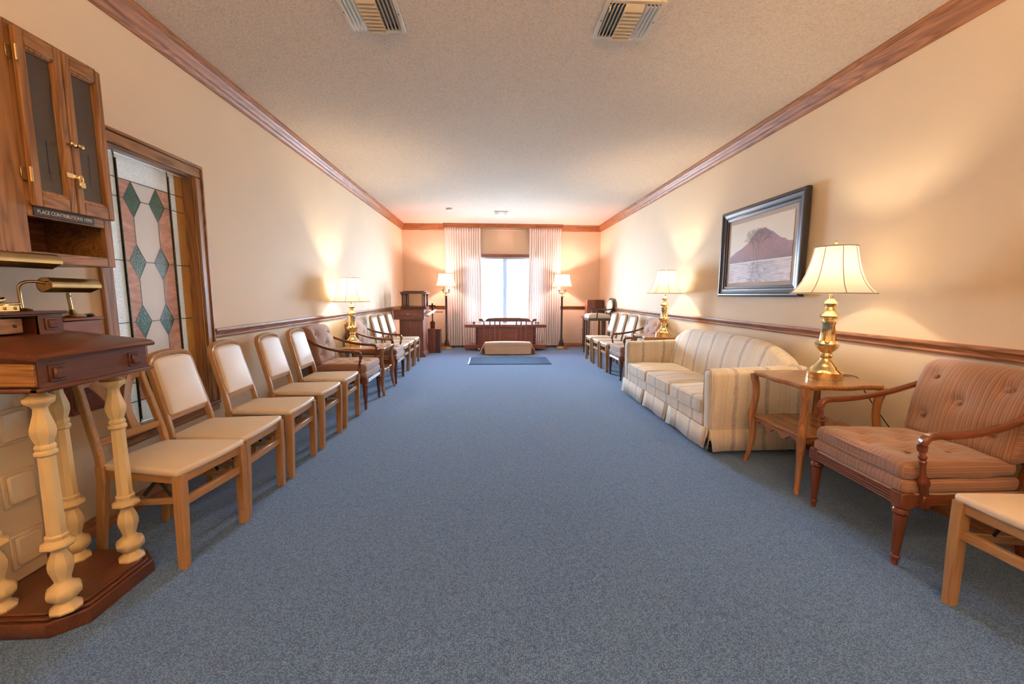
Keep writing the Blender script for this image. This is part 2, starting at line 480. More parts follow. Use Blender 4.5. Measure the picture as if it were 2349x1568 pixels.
CROWN = [(0, 2.79), (.012, 2.79), (.015, 2.802), (.022, 2.808), (.030, 2.822), (.033, 2.838), (.040, 2.846), (.047, 2.868), (.056, 2.886), (.060, 2.889), (.062, 2.900), (.070, 2.906), (.073, 2.914), (.073, H), (0, H)]
RAIL = [(0, .935), (.010, .935), (.012, .945), (.018, .950), (.018, .957), (.014, .962), (.018, .975), (.026, .985), (.034, .990), (.036, 1.0), (.034, 1.010), (0, 1.010)]
BASE = [(0, 0), (.014, 0), (.014, .075), (.010, .085), (.006, .095), (0, .098)]
def run(profile, side, a0, a1):
    b = MB()
    if side == 'L': b.prism([(XL + d, z) for d, z in profile], 'y', a0, a1)
    if side == 'R': b.prism([(XR - d, z) for d, z in profile], 'y', a0, a1)
    if side == 'F': b.prism([(YF - d, z) for d, z in profile], 'x', a0, a1)
    return b
tn = [0]
def trim(b, mat):
    tn[0] += 1; return struct(b.build('trim_%d' % tn[0], mat, smooth=30))
trim(run(CROWN, 'L', YN, YF), 'trim_wood_y'); trim(run(CROWN, 'R', YN, YF), 'trim_wood_y')
trim(run(CROWN, 'F', XL, -1.12), 'trim_wood_x'); trim(run(CROWN, 'F', 1.71, XR), 'trim_wood_x')
trim(run(RAIL, 'L', 3.165, YF), 'trim_wood_y'); trim(run(RAIL, 'R', YN, YF), 'trim_wood_y'); trim(run(RAIL, 'L', YN, 1.45), 'trim_wood_y')
trim(run(RAIL, 'F', XL, -1.02), 'trim_wood_x'); trim(run(RAIL, 'F', 1.62, XR), 'trim_wood_x')
b = run(BASE, 'L', YN, YF); struct(b.build('baseboard_left', 'trim_wood_y'))
b = run(BASE, 'R', YN, YF); struct(b.build('baseboard_right', 'trim_wood_y'))
b = run(BASE, 'F', XL, XR); struct(b.build('baseboard_back', 'trim_wood_x'))
# valance board that carries the curtains
b = MB(); b.box(-1.115, 1.705, YF - .16, YF - .135, 2.835, H, .003); b.box(-1.115, -1.09, YF - .14, YF, 2.835, H); b.box(1.68, 1.705, YF - .14, YF, 2.835, H)
b.box(-1.12, 1.71, YF - .168, YF - .13, 2.90, H, .004)
trim(b, 'trim_wood_x')

# far window
w = thing('window_1', loc=(.333, YF, WZ0), kind='structure')
w['label'] = 'bright daylight window with white blinds between the curtains'
f = MB(); yy0, yy1 = YF + .05, YF + .11
for x0, x1, z0, z1 in ((WX0, WX0 + .05, WZ0, WZ1), (WX1 - .05, WX1, WZ0, WZ1), (WX0, WX1, WZ0, WZ0 + .05), (WX0, WX1, WZ1 - .05, WZ1)):
    f.box(x0, x1, yy0, yy1, z0, z1, .004)
f.build('frame', 'window_frame_paint', w)
MX = (-.245, .335, .915)
for x in MX: MB().box(x - .055, x + .055, yy0 - .005, yy1, WZ0, WZ1, .004).build('mullion', 'window_frame_paint', w)
for x0, x1 in ((WX0 + .05, MX[0] - .055), (MX[0] + .055, MX[1] - .055), (MX[1] + .055, MX[2] - .055), (MX[2] + .055, WX1 - .05)):
    MB().box(x0, x1, yy0 + .03, yy0 + .036, WZ0 + .05, WZ1 - .05).build('pane', 'clear_glass', w)
b = MB(); b.box(WX0 - .12, WX1 + .12, YF - .025, YF, WZ1, WZ1 + .075, .006); b.box(WX0 - .13, WX1 + .13, YF - .035, YF, WZ1 + .06, WZ1 + .075, .004); b.build('head_casing', 'mahogany_x', w)
b = MB(); b.box(WX0 - .12, WX0, YF - .022, YF, WZ0, WZ1, .005); b.box(WX1, WX1 + .12, YF - .022, YF, WZ0, WZ1, .005); b.build('side_casing', 'mahogany_z', w)
MB().box(WX0 - .14, WX1 + .14, YF - .05, YF + .05, WZ0 - .03, WZ0, .006).build('sill', 'mahogany_x', w)
bl = thing('window_blind', 'white horizontal slat blind hanging inside the bright far window', 'blind', (.333, YF + .025, WZ0))
b = MB(); z = WZ0 + .03
while z < WZ1 - .04:
    b.box(WX0 + .012, WX1 - .012, YF + .017, YF + .033, z, z + .0012); z += .0245
so = b.build('slats', 'blind_white', bl, smooth=0); so['kind'] = 'stuff'
MB().box(WX0 + .01, WX1 - .01, YF + .01, YF + .042, WZ1 - .035, WZ1 - .003, .003).build('head_rail', 'blind_white', bl)
MB().box(WX0 + .012, WX1 - .012, YF + .012, YF + .038, WZ0 + .004, WZ0 + .022, .003).build('bottom_rail', 'blind_white', bl)
b = MB()
for x in (-.10, .20, .47, .78): b.tube([(x, YF + .025, WZ0 + .02), (x, YF + .025, WZ1 - .02)], .0012, 5, up=(1, 0, 0))
b.build('ladder_cord', 'blind_white', bl)

# curtains
def curtain(x0, x1, folds, seed, label):
    r = random.Random(seed); nU = folds * 12; cx = (x0 + x1) / 2
    amp = [r.uniform(.75, 1.2) for _ in range(folds + 1)]; ph = [r.uniform(-.12, .12) for _ in range(folds + 1)]
    root = thing('curtain', label, 'curtain', (cx, YF - .10, .045), group='pleated window curtains')
    def fn(u, v):
        z = 2.835 - v * 2.785
        k = min(folds - 1, int(u * folds)); t = u * folds - k
        a = lerp(amp[k], amp[k + 1], t)
        spread = 1 + .015 * v
        # pinch pleats near the top, wider folds lower down
        A = pl([(0, .022), (.035, .014), (.10, .026), (.4, .036), (1, .042)], v) * a
        ang = 2 * PI * (u * folds + ph[k] * v)
        y = YF - .085 - .01 + A * math.cos(ang) * (1 - .25 * math.cos(2 * ang))
        x = cx + (u - .5) * (x1 - x0) * spread + .010 * math.sin(2 * ang) * min(1, v * 3) + .006 * math.sin(7 * v + u * 11)
        return (x, y, z)
    b = MB(); b.grid(nU, 30, fn); b.build('drape', 'curtain_fabric', root, smooth=180)
    hb = MB()
    for k in range(folds):
        u = (k + .5) / folds; p = fn(u, .03); hb.box(p[0] - .011, p[0] + .011, YF - .15, YF - .10, 2.735, 2.832, .004)
    hb.build('pinch_pleats', 'curtain_fabric', root)
    return root
curtain(-1.085, -.235, 15, 1, 'white pleated curtain on the left of the bright far window')
curtain(.905, 1.675, 14, 2, 'white pleated curtain on the right of the bright far window')
rod = thing('curtain_rod', 'white traverse curtain rod above the far window between two curtains', 'curtain rod', (.3, YF - .10, 2.78))
MB().box(-1.06, 1.66, YF - .045, YF - .028, 2.786, 2.812, .003).build('track', 'white_plastic', rod)
for x in (-1.05, .33, 1.65): MB().box(x - .012, x + .012, YF - .028, YF, 2.79, 2.81, .002).build('bracket', 'white_plastic', rod)

# stained-glass window
w2 = thing('window_2', loc=(XL, 2.78, SZ0), kind='structure')
w2['label'] = 'oak framed stained glass window with green diamonds in the left wall'
GX = -2.17
b = MB(); cw = .088; o0, o1, oz0, oz1 = SY0 - .075, SY1 + .075, SZ0 - .075, SZ1 + .085
def casing(b, y0, y1, z0, z1):
    b.box(XL, XL + .022, y0, y1, z0, z1, .006)
casing(b, o0, o0 + .075, oz0 + .075, oz1 - .085); b.build('casing_board', 'oak_z', w2)
b = MB(); casing(b, o1 - .075, o1 - .018, oz0 + .075, oz1 - .085); b.box(XL, XL + .030, o1 - .018, o1, oz0 + .075, oz1 - .018, .004); b.build('casing_board', 'oak_z', w2)
b = MB(); casing(b, o0, o1 - .018, oz1 - .085, oz1 - .018); b.box(XL, XL + .030, o0, o1, oz1 - .018, oz1, .004); b.build('casing_board', 'oak_y', w2)
b = MB(); casing(b, o0, o1, oz0, oz0 + .05); b.box(XL, XL + .034, o0, o1, oz0 + .05, oz0 + .075, .005); b.build('casing_board', 'oak_y', w2)
b = MB(); b.box(GX - .03, XL, SY1 - .012, SY1, SZ0 + .012, SZ1 - .010); b.build('jamb', 'oak_z', w2); b = MB(); b.box(GX - .03, XL, SY0, SY0 + .012, SZ0 + .012, SZ1 - .010); b.build('jamb', 'oak_z', w2)
b = MB(); b.box(GX - .03, XL, SY0, SY1, SZ1 - .010, SZ1); b.build('jamb', 'oak_y', w2); b = MB(); b.box(GX - .03, XL, SY0, SY1, SZ0, SZ0 + .012); b.build('jamb', 'oak_y', w2)
gy0, gy1, gz0, gz1 = SY0 + .012, SY1 - .012, SZ0 + .012, SZ1 - .010
cL, cR = 2.557, 2.945
rows = [1.942, 1.834, 1.467, 1.099, .732, .617]
DY, DW, DH = (2.655, 2.838), .060, .104
def pane(poly, mat): 
    cy = sum(p[0] for p in poly) / len(poly); cz = sum(p[1] for p in poly) / len(poly)
    q = [(cy + (y - cy) * .985, cz + (z - cz) * .985) for y, z in poly]
    MB().prism(q, 'x', GX - .003, GX + .003).build('pane', mat, w2, smooth=0)
zz = [gz1] + rows[:4] + [rows[4], rows[5], gz0]
zb = [gz1, 1.942, 1.834, 1.467, 1.099, .732, .617, gz0]
for za, zc in zip(zb, zb[1:]):
    pane([(gy0, zc), (cL, zc), (cL, za), (gy0, za)], 'glass_white_pebble')
    pane([(cR, zc), (3.005, zc), (3.005, za), (cR, za)], 'glass_white_pebble')
    pane([(3.005, zc), (gy1, zc), (gy1, za), (3.005, za)], 'glass_jamb_reflection')  # strip coloured like the jamb mirrored in the glass
pane([(cL, 1.942), (cR, 1.942), (cR, gz1), (cL, gz1)], 'glass_white_pebble')
ymid = (cL + cR) / 2
pane([(cL, gz0), (ymid, gz0), (ymid, .617), (cL, .617)], 'glass_white_pebble'); pane([(ymid, gz0), (cR, gz0), (cR, .617), (ymid, .617)], 'glass_white_pebble')
Lc, Rc = DY
drow = [1.834, 1.467, 1.099, .732]
for zc in drow:
    for yc in DY:
        pane([(yc - DW, zc), (yc + DW, zc), (yc, zc + DH)], 'glass_green'); pane([(yc - DW, zc), (yc, zc - DH), (yc + DW, zc)], 'glass_green')
tops = [1.942] + drow; bots = drow + [.617]
for i, (zt, zl) in enumerate(zip(tops, bots)):
    up_tip = zt if i == 0 else zt - DH      # where the straight side begins
    dn_tip = zl + DH if i < 4 else .617
    # side pink panes
    for sgn, ye, yc in ((-1, cL, Lc), (1, cR, Rc)):
        if i == 0: poly = [(ye, zt), (yc, zt), (yc + sgn * DW, zl), (ye, zl)]
        elif i == 4: poly = [(ye, zt), (yc + sgn * DW, zt), (yc, zt - DH), (yc, .617), (ye, .617)]
        else: poly = [(ye, zt), (yc + sgn * DW, zt), (yc, zt - DH), (yc, zl + DH), (yc + sgn * DW, zl), (ye, zl)]
        pane(poly, 'glass_pink')
    if i == 0: poly = [(Lc, zt), (Rc, zt), (Rc - DW, zl), (Lc + DW, zl)]
    elif i == 4: poly = [(Lc + DW, zt), (Rc - DW, zt), (Rc, zt - DH), (Rc, .617), (Lc, .617), (Lc, zt - DH)]
    else: poly = [(Lc + DW, zt), (Rc - DW, zt), (Rc, zt - DH), (Rc, zl + DH), (Rc - DW, zl), (Lc + DW, zl), (Lc, zl + DH), (Lc, zt - DH)]
    pane(poly, 'glass_opal')
b = MB()
def came(y0, z0, y1, z1, r=.004): r *= 1.35; b.tube([(GX, y0, z0), (GX, y1, z1)], r, 6, up=(1, 0, 0))
for y in (cL, cR, 3.005): came(y, gz0, y, gz1, .0042 if y < 3 else .002)
for z in rows: came(gy0, z, gy1, z, .0032)
for yc in DY:
    for i, zc in enumerate(drow):
        for s1 in (-1, 1):
            for s2 in (-1, 1): came(yc + s1 * DW, zc, yc, zc + s2 * DH, .0032)
        came(yc, zc - DH, yc, (drow[i + 1] + DH) if i < 3 else .617, .0032)
came(ymid, gz0, ymid, .617)
b.build('lead_came', 'lead_came', w2)
b = MB(); b.tube([(GX + .009, cL + .004, gz0 + .02), (GX + .009, cL + .004, gz1 - .03)], .004, 6, up=(1, 0, 0)); b.tube([(GX + .009, cR + .004, gz0 + .02), (GX + .009, cR + .004, gz1 - .03)], .004, 6, up=(1, 0, 0))
b.build('support_bar', 'lead_came', w2)

# ceiling vents
def vent(x0, x1, y0, y1, label, near=True):
    cx, cy = (x0 + x1) / 2, (y0 + y1) / 2
    v = thing('ceiling_vent', label, 'vent', (cx, cy, H), group='three way ceiling vents')
    e = .028; zb_ = H - .012
    b = MB(); b.box(x0, x0 + e, y0, y1, zb_, H, .003); b.box(x1 - e, x1, y0, y1, zb_, H, .003); b.box(x0 + e, x1 - e, y0, y0 + e, zb_, H, .003); b.box(x0 + e, x1 - e, y1 - e, y1, zb_, H, .003)
    b.build('frame', 'vent_enamel', v)
    MB().box(x0 + .01, x1 - .01, y0 + .01, y1 - .01, H - .002, H - .0005).build('duct_backing', 'vent_dark', v)
    wd = (x1 - x0 - 2 * e); xa, xb = x0 + e + wd * .31, x1 - e - wd * .31
    n = 9
    for k in range(n):
        y = y0 + e + (y1 - y0 - 2 * e) * (k + .5) / n; q = (y1 - y0 - 2 * e) / n * .52
        q *= 1.15; mb = MB(); mb.prism([(y + q, H - .032), (y + q * .3, H - .028), (y - q, H - .012), (y - q, H - .009), (y + q * .3, H - .024), (y + q, H - .029)], 'x', xa, xb); mb.build('slat', 'vent_enamel', v)
    for sgn, xs, xe in ((-1, x0 + e, xa), (1, xb, x1 - e)):
        for k in range(4):
            x = xs + (xe - xs) * (k + .5) / 4; q = .013
            mb = MB(); mb.prism([(x + sgn * q, H - .026), (x + sgn * q, H - .023), (x - sgn * q * .4, H - .004), (x - sgn * q * .4, H - .007)], 'y', y0 + e, y1 - e); mb.build('slat', 'vent_enamel', v)
    if near:
        for x in (x0 + .014, x1 - .014): MB().lathe([(.004, 0), (.004, .002)], 8, (x, cy, zb_ - .002)).build('screw', 'dark_metal', v)
        b = MB(); b.box(x0 + e, x0 + e + .006, y0 + e + .01, y0 + e + .03, H - .04, H - .012, .001); b.build('damper_lever', 'vent_enamel', v)
vent(-.875, -.53, 2.465, 2.815, 'large ceiling vent on the left, nearest the camera')
vent(.652, .998, 2.45, 2.80, 'large ceiling vent on the right, nearest the camera')
vent(.055, .355, 8.33, 8.66, 'small ceiling vent far away above the window', False)
sd = thing('smoke_detector', 'small round white smoke detector on the far ceiling', 'smoke detector', (-.80, 8.17, H))
MB().lathe([(.072, H - .0005), (.072, H - .012), (.066, H - .016)], 28, (-.80, 8.17, 0)).build('base', 'white_plastic', sd)
MB().lathe([(.060, H - .016), (.056, H - .034), (.035, H - .040), (.012, H - .040)], 28, (-.80, 8.17, 0)).build('cover', 'white_plastic', sd)

# wall outlet with plug and cord
ou = thing('wall_outlet', 'beige wall outlet with a plugged in cord on the far wall', 'outlet', (2.26, YF, .34))
MB().box(2.20, 2.32, YF - .008, YF, .325, .475, .004).build('cover_plate', 'plate_plastic', ou)
b = MB()
for z in (.37, .43): b.lathe([(.017, 0), (.017, .003)], 14); 
b = MB()
for z in (.37, .432): b.box(2.242, 2.278, YF - .011, YF - .006, z - .018, z + .018, .004)
b.build('receptacle', 'plate_plastic', ou)
MB().box(2.245, 2.275, YF - .04, YF - .01, .417, .447, .006).build('plug', 'black_rubber', ou)
MB().tube(smoothpath([(2.26, YF - .04, .432), (2.27, YF - .07, .36), (2.30, YF - .08, .22), (2.36, YF - .10, .08), (2.42, YF - .13, .012)], 5), .004, 6).build('cord', 'black_rubber', ou)
# ================================================================== FOLDING CHAIRS
def chair_base(padded, label):
    r = thing('folding_chair', label, 'chair', world=False)
    LW = 'chair_wood_z'
    for s in (-1, 1):
        b = MB(); b.bar([(.205, s * .192, 0), (.212, s * .190, .25), (.215, s * .187, .452)], .038, .052, up=(1, 0, 0), scale=[.82, .95, 1.0]); b.build('leg', LW, r)
        b = MB(); b.bar([(-.24, s * .168, 0), (-.212, s * .168, .22), (-.188, s * .168, .40), (-.190, s * .168, .47)], .028, .044, up=(1, 0, 0), scale=[.85, .95, 1.0, 1.0]); b.build('leg', LW, r)
    # seat frame rails
    b = MB(); b.box(.195, .225, -.172, .172, .405, .45, .004); b.build('front_rail', 'chair_wood_y', r)
    for s in (-1, 1):
        b = MB(); b.bar([(-.19, s * .150, .425), (.20, s * .172, .425)], .02, .045); b.build('side_rail', 'chair_wood_x', r)
    b = MB(); b.box(-.19, -.165, -.15, .15, .405, .445, .003); b.build('rear_rail', 'chair_wood_y', r)
    MB().box(.197, .223, -.178, .178, .295, .335, .004).build('front_stretcher', 'chair_wood_y', r)
    MB().box(-.222, -.200, -.155, .155, .205, .235, .004).build('rear_stretcher', 'chair_wood_y', r)
    for s in (-1, 1):
        b = MB(); b.bar([(-.20, s * .145, .27), (.20, s * .160, .315)], .016, .028); b.build('side_stretcher', 'chair_wood_x', r)
        b = MB(); b.bar([(-.02, s * .140, .318), (.06, s * .142, .405)], .004, .018); b.bar([(.06, s * .142, .405), (.12, s * .142, .325)], .004, .018); b.build('folding_bracket', 'dark_metal', r)
    # seat pad
    def fn(p):
        x, y, z = p; t = (x + .215) / .43
        wd = lerp(.78, 1.0, min(1, max(0, t)))
        if x > .12: x = x + .014 * (1 - (y / .215) ** 2)
        puff = .010 * max(0, 1 - (x / .22) ** 2) * max(0, 1 - (y / .22) ** 2)
        return (x, y * wd, z + (puff if z > 0 else 0))
    b = MB(); b.rbox((.012, 0, .462), (.215, .213, .017), .015, (8, 8, 1), fn); b.build('seat_pad', 'cream_vinyl', r)
    # back frame hoop
    path = []
    pts = [(-.190, .165, .445), (-.200, .164, .52), (-.235, .159, .66), (-.272, .152, .80), (-.288, .151, .865), (-.295, .143, .900), (-.299, .118, .919), (-.302, .06, .929), (-.303, 0, .932)]
    full = pts + [(x, -y, z) for x, y, z in pts[-2::-1]]
    b = MB(); b.bar(smoothpath(full, 3), .026, .034, up=(1, 0, -.25), ch=.35); b.build('back_frame', LW, r)
    def backpt(u, z): # on-plane x for height z
        return pl([(.445, -.190), (.52, -.200), (.66, -.235), (.80, -.272), (.93, -.303)], z)
    MB().bar([(backpt(0, .575), -.155, .575), (backpt(0, .575), .155, .575)], .022, .034, up=(0, 0, 1)).build('lower_back_rail', 'chair_wood_y', r)
    if padded:
        def fn2(p):   # p.x thickness, p.y width, p.z height (centre)
            x, y, z = p; t = (z + .155) / .31
            wd = lerp(1.0, .93, t)
            if z > .08: z = z - .020 * (abs(y) / .150) ** 4
            puff = .008 * max(0, 1 - (y / .15) ** 2) * max(0, 1 - (z / .17) ** 2)
            zz_ = .749 + z
            return (x * 1.0 + (puff if x > 0 else 0) + backpt(0, zz_) + .006, y * wd, zz_)
        b = MB(); b.rbox((0, 0, 0), (.022, .150, .163), .016, (1, 8, 9), fn2); b.build('back_pad', 'cream_vinyl', r)
    else:
        MB().bar([(backpt(0, .855), -.14, .855), (backpt(0, .855) - .008, 0, .862), (backpt(0, .855), .14, .855)], .020, .05, up=(0, 0, 1)).build('crest_rail', 'chair_wood_y', r)
        for s in (-1, 1):
            P_ = []
            for k in range(9):
                t = k / 8; z = lerp(.585, .845, t); y = s * (.020 + .060 * (abs(t - .35) * 1.5) ** 2 + .018 * t)
                P_.append((backpt(0, z), y, z))
            sc = [(lerp(1.0, 1.5, abs(k / 8 - .4)), 1) for k in range(9)]
            b = MB(); b.bar(P_, .034, .012, up=(1, 0, 0), scale=sc); b.build('splat', LW, r)
    return r
padded = chair_base(True, 'x')
G1 = 'padded folding chairs along the left wall'
plc = [(-1.61, 2.480, 0, 'cream padded folding chair in front of the stained glass window, beside the splat back chair'),
       (-1.61, 2.985, .02, 'cream padded folding chair, second padded one from the turned lectern'),
       (-1.61, 3.535, -.01, 'cream padded folding chair, third padded one from the turned lectern'),
       (-1.61, 4.05, .015, 'cream padded folding chair right beside the left tufted armchair'),
       (-1.60, 6.62, 0, 'cream padded folding chair just beyond the second left armchair'),
       (-1.60, 7.08, 0, 'middle cream padded folding chair of the far left three'),
       (-1.60, 7.60, 0, 'cream padded folding chair next to the far left podium')]
used = False
for x, y, rz, lb in plc:
    place(padded, used, (x, y, 0), rz, lb, G1); used = True
G2 = 'padded folding chairs along the right wall'
for x, y, rz, lb in [(2.125, 7.82, PI, 'far right cream padded folding chair next to the dark tall armchair'),
                     (2.125, 7.27, PI, 'middle cream padded folding chair of the far right three'),
                     (2.125, 6.76, PI, 'cream padded folding chair beside the far right tufted armchair'),
                     (2.125, 1.285, PI + .03, 'cream seated folding chair cut off at the lower right corner of the picture')]:
    place(padded, True, (x, y, 0), rz, lb, G2)
sp = chair_base(False, 'cream seated folding chair with open splat back behind the turned lectern')
sp.location = (-1.615, 2.063, 0); sp.rotation_euler = (0, 0, -.12)

# ================================================================== TUFTED ARMCHAIRS
def make_armchair():
    r = thing('armchair', 'x', 'armchair', world=False)
    WZ_, WY, WX = 'cherry_z', 'cherry_y', 'cherry_x'
    legp = [(.030, .315), (.032, .300), (.034, .292), (.027, .284), (.033, .274), (.033, .262), (.024, .252), (.026, .24), (.022, .16), (.015, .055), (.0135, .048), (.019, .042), (.019, .034), (.0135, .028), (.012, .0)]
    for s in (-1, 1):
        b = MB(); b.lathe(legp[::-1], 20, (.288, s * .268, 0)); b.box(.256, .320, s * .268 - .032, s * .268 + .032, .295, .365, .004); b.build('leg', WZ_, r)
        b = MB(); b.bar([(-.36, s * .235, 0), (-.315, s * .240, .17), (-.275, s * .245, .33)], .032, .040, up=(1, 0, 0), scale=[.8, .95, 1.1]); b.build('leg', WZ_, r)
    # seat rails with reeding
    b = MB(); b.box(.288, .314, -.245, .245, .298, .356, .003)
    for z in (.305, .318, .331): b.tube([(.314, -.24, z), (.314, .24, z)], .005, 8)
    b.build('front_rail', WY, r)
    for s in (-1, 1):
        b = MB(); b.bar([(-.28, s * .252, .33), (.27, s * .283, .33)], .022, .060); b.bar([(-.27, s * .264, .312), (.26, s * .296, .312)], .010, .010); b.build('side_rail', WX, r)
    MB().box(-.30, -.26, -.25, .25, .30, .36, .003).build('rear_rail', WY, r)
    # upholstered deck
    def fd(p):
        x, y, z = p; t = (x + .30) / .60
        return (x, y * lerp(.86, 1.0, t), z + .006 * (1 - (y / .3) ** 2) * (z > 0))
    b = MB(); b.rbox((.012, 0, .388), (.298, .292, .033), .024, (6, 8, 1), fd); b.build('seat_deck', 'stripe_fabric', r)
    b = MB(); 
    pts = [(-.28, -.262, .360), (.296, -.292, .360), (.312, -.27, .360), (.312, .27, .360), (.296, .292, .360), (-.28, .262, .360)]
    b.tube(pts, .0055, 6); b.build('deck_piping', 'stripe_fabric', r)
    # loose tufted seat cushion
    tuf = [(.13, .13), (.13, -.13), (-.07, .13), (-.07, -.13), (.03, 0), (.21, 0), (-.15, 0)]
    def fc(p):
        x, y, z = p; t = (x + .28) / .57
        wy = lerp(.88, 1.0, t); px, py = x, y * wy
        if z > 0:
            z += .030 * max(0, 1 - (x / .31) ** 2) * max(0, 1 - (y / .30) ** 2)
            for tx, ty in tuf:
                d2 = (px - tx) ** 2 + (py - ty) ** 2; z -= .022 * math.exp(-d2 / .0012) + .010 * math.exp(-d2 / .006)
            z += .004 * math.sin(px * 34 + py * 9) * math.sin(py * 27)
        else: z += .006 * math.sin(px * 20)
        return (px, py, z)
    b = MB(); b.rbox((.022, 0, .462), (.288, .286, .043), .036, (22, 22, 2), fc); sc = b.build('seat_cushion', 'stripe_fabric', r)
    b = MB()
    b.tube([(.022 + x, y, .486) for x, y in ((-.26, -.236), (.23, -.277), (.278, -.25), (.290, 0), (.278, .25), (.23, .277), (-.26, .236))], .006, 6); b.tube([(.022 + x, y, .438) for x, y in ((-.26, -.236), (.23, -.277), (.278, -.25), (.290, 0), (.278, .25), (.23, .277), (-.26, .236))], .006, 6); b.build('piping', 'stripe_fabric', sc)
    for tx, ty in tuf[:5]:
        MB().ball((tx + .022, ty, .462 + .043 + .030 - .030), (.013, .013, .006), 8).build('button', 'stripe_fabric', sc)
    # back posts and arms
    lean = lambda z: pl([(.33, -.275), (.60, -.330), (.80, -.372), (.92, -.395)], z)
    for s in (-1, 1):
        b = MB(); b.bar([(lean(z), s * (.245 + .05 * (z - .33)), z) for z in (.33, .45, .60, .72, .82, .86)], .030, .040, up=(1, 0, 0), scale=[1.1, 1, .95, .9, .8, .6]); b.build('back_post', WZ_, r)
        path = smoothpath([(-.350, s * .272, .800), (-.25, s * .290, .752), (-.12, s * .310, .702), (.03, s * .322, .668), (.15, s * .322, .655), (.215, s * .318, .652), (.252, s * .314, .640), (.266, s * .311, .610), (.262, s * .308, .575)], 4)
        n_ = len(path); scl = [(pl([(0, .85), (.3, 1.0), (.65, 1.05), (.8, 1.1), (.9, 1.05), (1, .9)], i / (n_ - 1)),) * 2 for i in range(n_)]
        b = MB(); b.bar(path, .036, .028, up=(0, 0, 1) if True else None, scale=scl, ch=.5); b.build('arm', WX, r)
        b = MB(); k = len(b.v)
        b.lathe([(.012, 0), (.016, .004), (.017, .06), (.022, .07), (.024, .085), (.020, .10), (.011, .115), (.010, .150), (.013, .175), (.016, .185), (.010, .192), (.016, .200), (.016, .208), (.011, .215), (.012, .235)], 16)
        d0 = Vector((.218, s * .300, .345)); d1 = Vector((.262, s * .308, .580)); dv = (d1 - d0)
        q = Vector((0, 0, 1)).rotation_difference(dv.normalized()).to_matrix().to_4x4()
        b.xf(k, Matrix.Translation(d0) @ q); b.box(.198, .236, s * .300 - .017, s * .300 + .017, .298, .362, .004); b.build('arm_post', WZ_, r)
    MB().bar([(lean(.50), -.25, .50), (lean(.50), .25, .50)], .024, .04).build('back_rail', WY, r)
    MB().bar([(lean(.80), -.262, .80), (lean(.80) - .012, 0, .805), (lean(.80), .262, .80)], .024, .05).build('top_rail', WY, r)
    # back cushion, buttoned
    bt = [(.17, .13), (-.17, .13), (0, .02), (.17, -.09), (-.17, -.09)]
    def fb(p):
        x, y, z = p
        puff = .034 * max(0, 1 - (y / .30) ** 2) * max(0, 1 - (z / .25) ** 2) if x > 0 else 0
        if x > 0:
            for ty, tz in bt:
                d2 = (y - ty) ** 2 + (z - tz) ** 2; puff -= .020 * math.exp(-d2 / .0011) + .007 * math.exp(-d2 / .006)
        if z > .1: z = z + .018 * (1 - (y / .29) ** 2) * (z - .1) / .12
        h = .700 + z
        curl = -.03 * max(0, (z - .08) / .14) ** 2
        return (x + puff + lean(h) + .072 + curl, y * lerp(.97, 1.0, (z + .22) / .44), h)
    b = MB(); b.rbox((0, 0, 0), (.052, .283, .212), .045, (2, 18, 16), fb); bc = b.build('back_cushion', 'stripe_fabric', r)
    for ty, tz in bt:
        h = .700 + tz; x = lean(h) + .072 + .052 + .034 * (1 - (ty / .30) ** 2) * (1 - (tz / .25) ** 2) - .021
        MB().ball((x, ty, h), (.009, .016, .016), 8).build('button', 'stripe_fabric', bc)
    return r
ac = make_armchair()
GA = 'brown striped tufted armchairs'
place(ac, False, (2.235, 1.972, 0), PI - .06, 'brown striped tufted armchair nearest on the right, beside the small lamp table', GA)
place(ac, True, (2.225, 6.17, 0), PI, 'brown striped tufted armchair on the right beyond the sofa', GA)
place(ac, True, (-1.680, 4.755, 0), .0, 'brown striped tufted armchair on the left, nearer the camera', GA)
place(ac, True, (-1.650, 6.04, 0), .02, 'brown striped tufted armchair on the left behind the lamp, farther away', GA)

# ================================================================== SOFA
so = thing('sofa', 'cream damask sofa with grey stripes, curved back and pleated skirt', 'sofa', (2.16, 4.11, 0), PI, world=False)
# local: +x towards the room, y along
SW = 1.055
def fs_back(u, v):
    # u along y, v around section (front bottom -> over the top -> back bottom)
    y = lerp(-SW + .03, SW - .03, u); e = abs(y) / (SW - .03)
    zt = .895 - .045 * e ** 2 - .12 * max(0, (e - .58) / .42) ** 2
    rnd = max(0, (e - .93) / .07) ** 2 * .05
    prof = [(-.115, .30), (-.120, .45), (-.150, zt - .22), (-.185, zt - .09), (-.205, zt - .03), (-.235, zt - .004), (-.275, zt), (-.325, zt - .02), (-.360, zt - .07), (-.380, zt - .20), (-.390, .45), (-.390, .12)]
    t = v * (len(prof) - 1); k = min(len(prof) - 2, int(t)); a = t - k
    x = lerp(prof[k][0], prof[k + 1][0], a); z = lerp(prof[k][1], prof[k + 1][1], a)
    x += .02 * (1 - e ** 2) * max(0, 1 - 2 * v)
    k2 = min(1, max(0, (v - .2) / .6)); k2 = k2 * k2 * (3 - 2 * k2)
    return (x - rnd * lerp(1, -1, k2), y, z - rnd * .6 * (1 - abs(2 * v - 1)))
b = MB(); b.grid(40, 33, fs_back); n0 = len(b.v)
for u in (0, 1):
    ring = [fs_back(u, j / 33) for j in range(34)]; ctr = (-.265, ring[0][1], .45); b.add(ring + [ctr], [(j, (j + 1) % 34, 34) for j in range(34)])
b.build('back', 'damask_lateral', so, smooth=60)
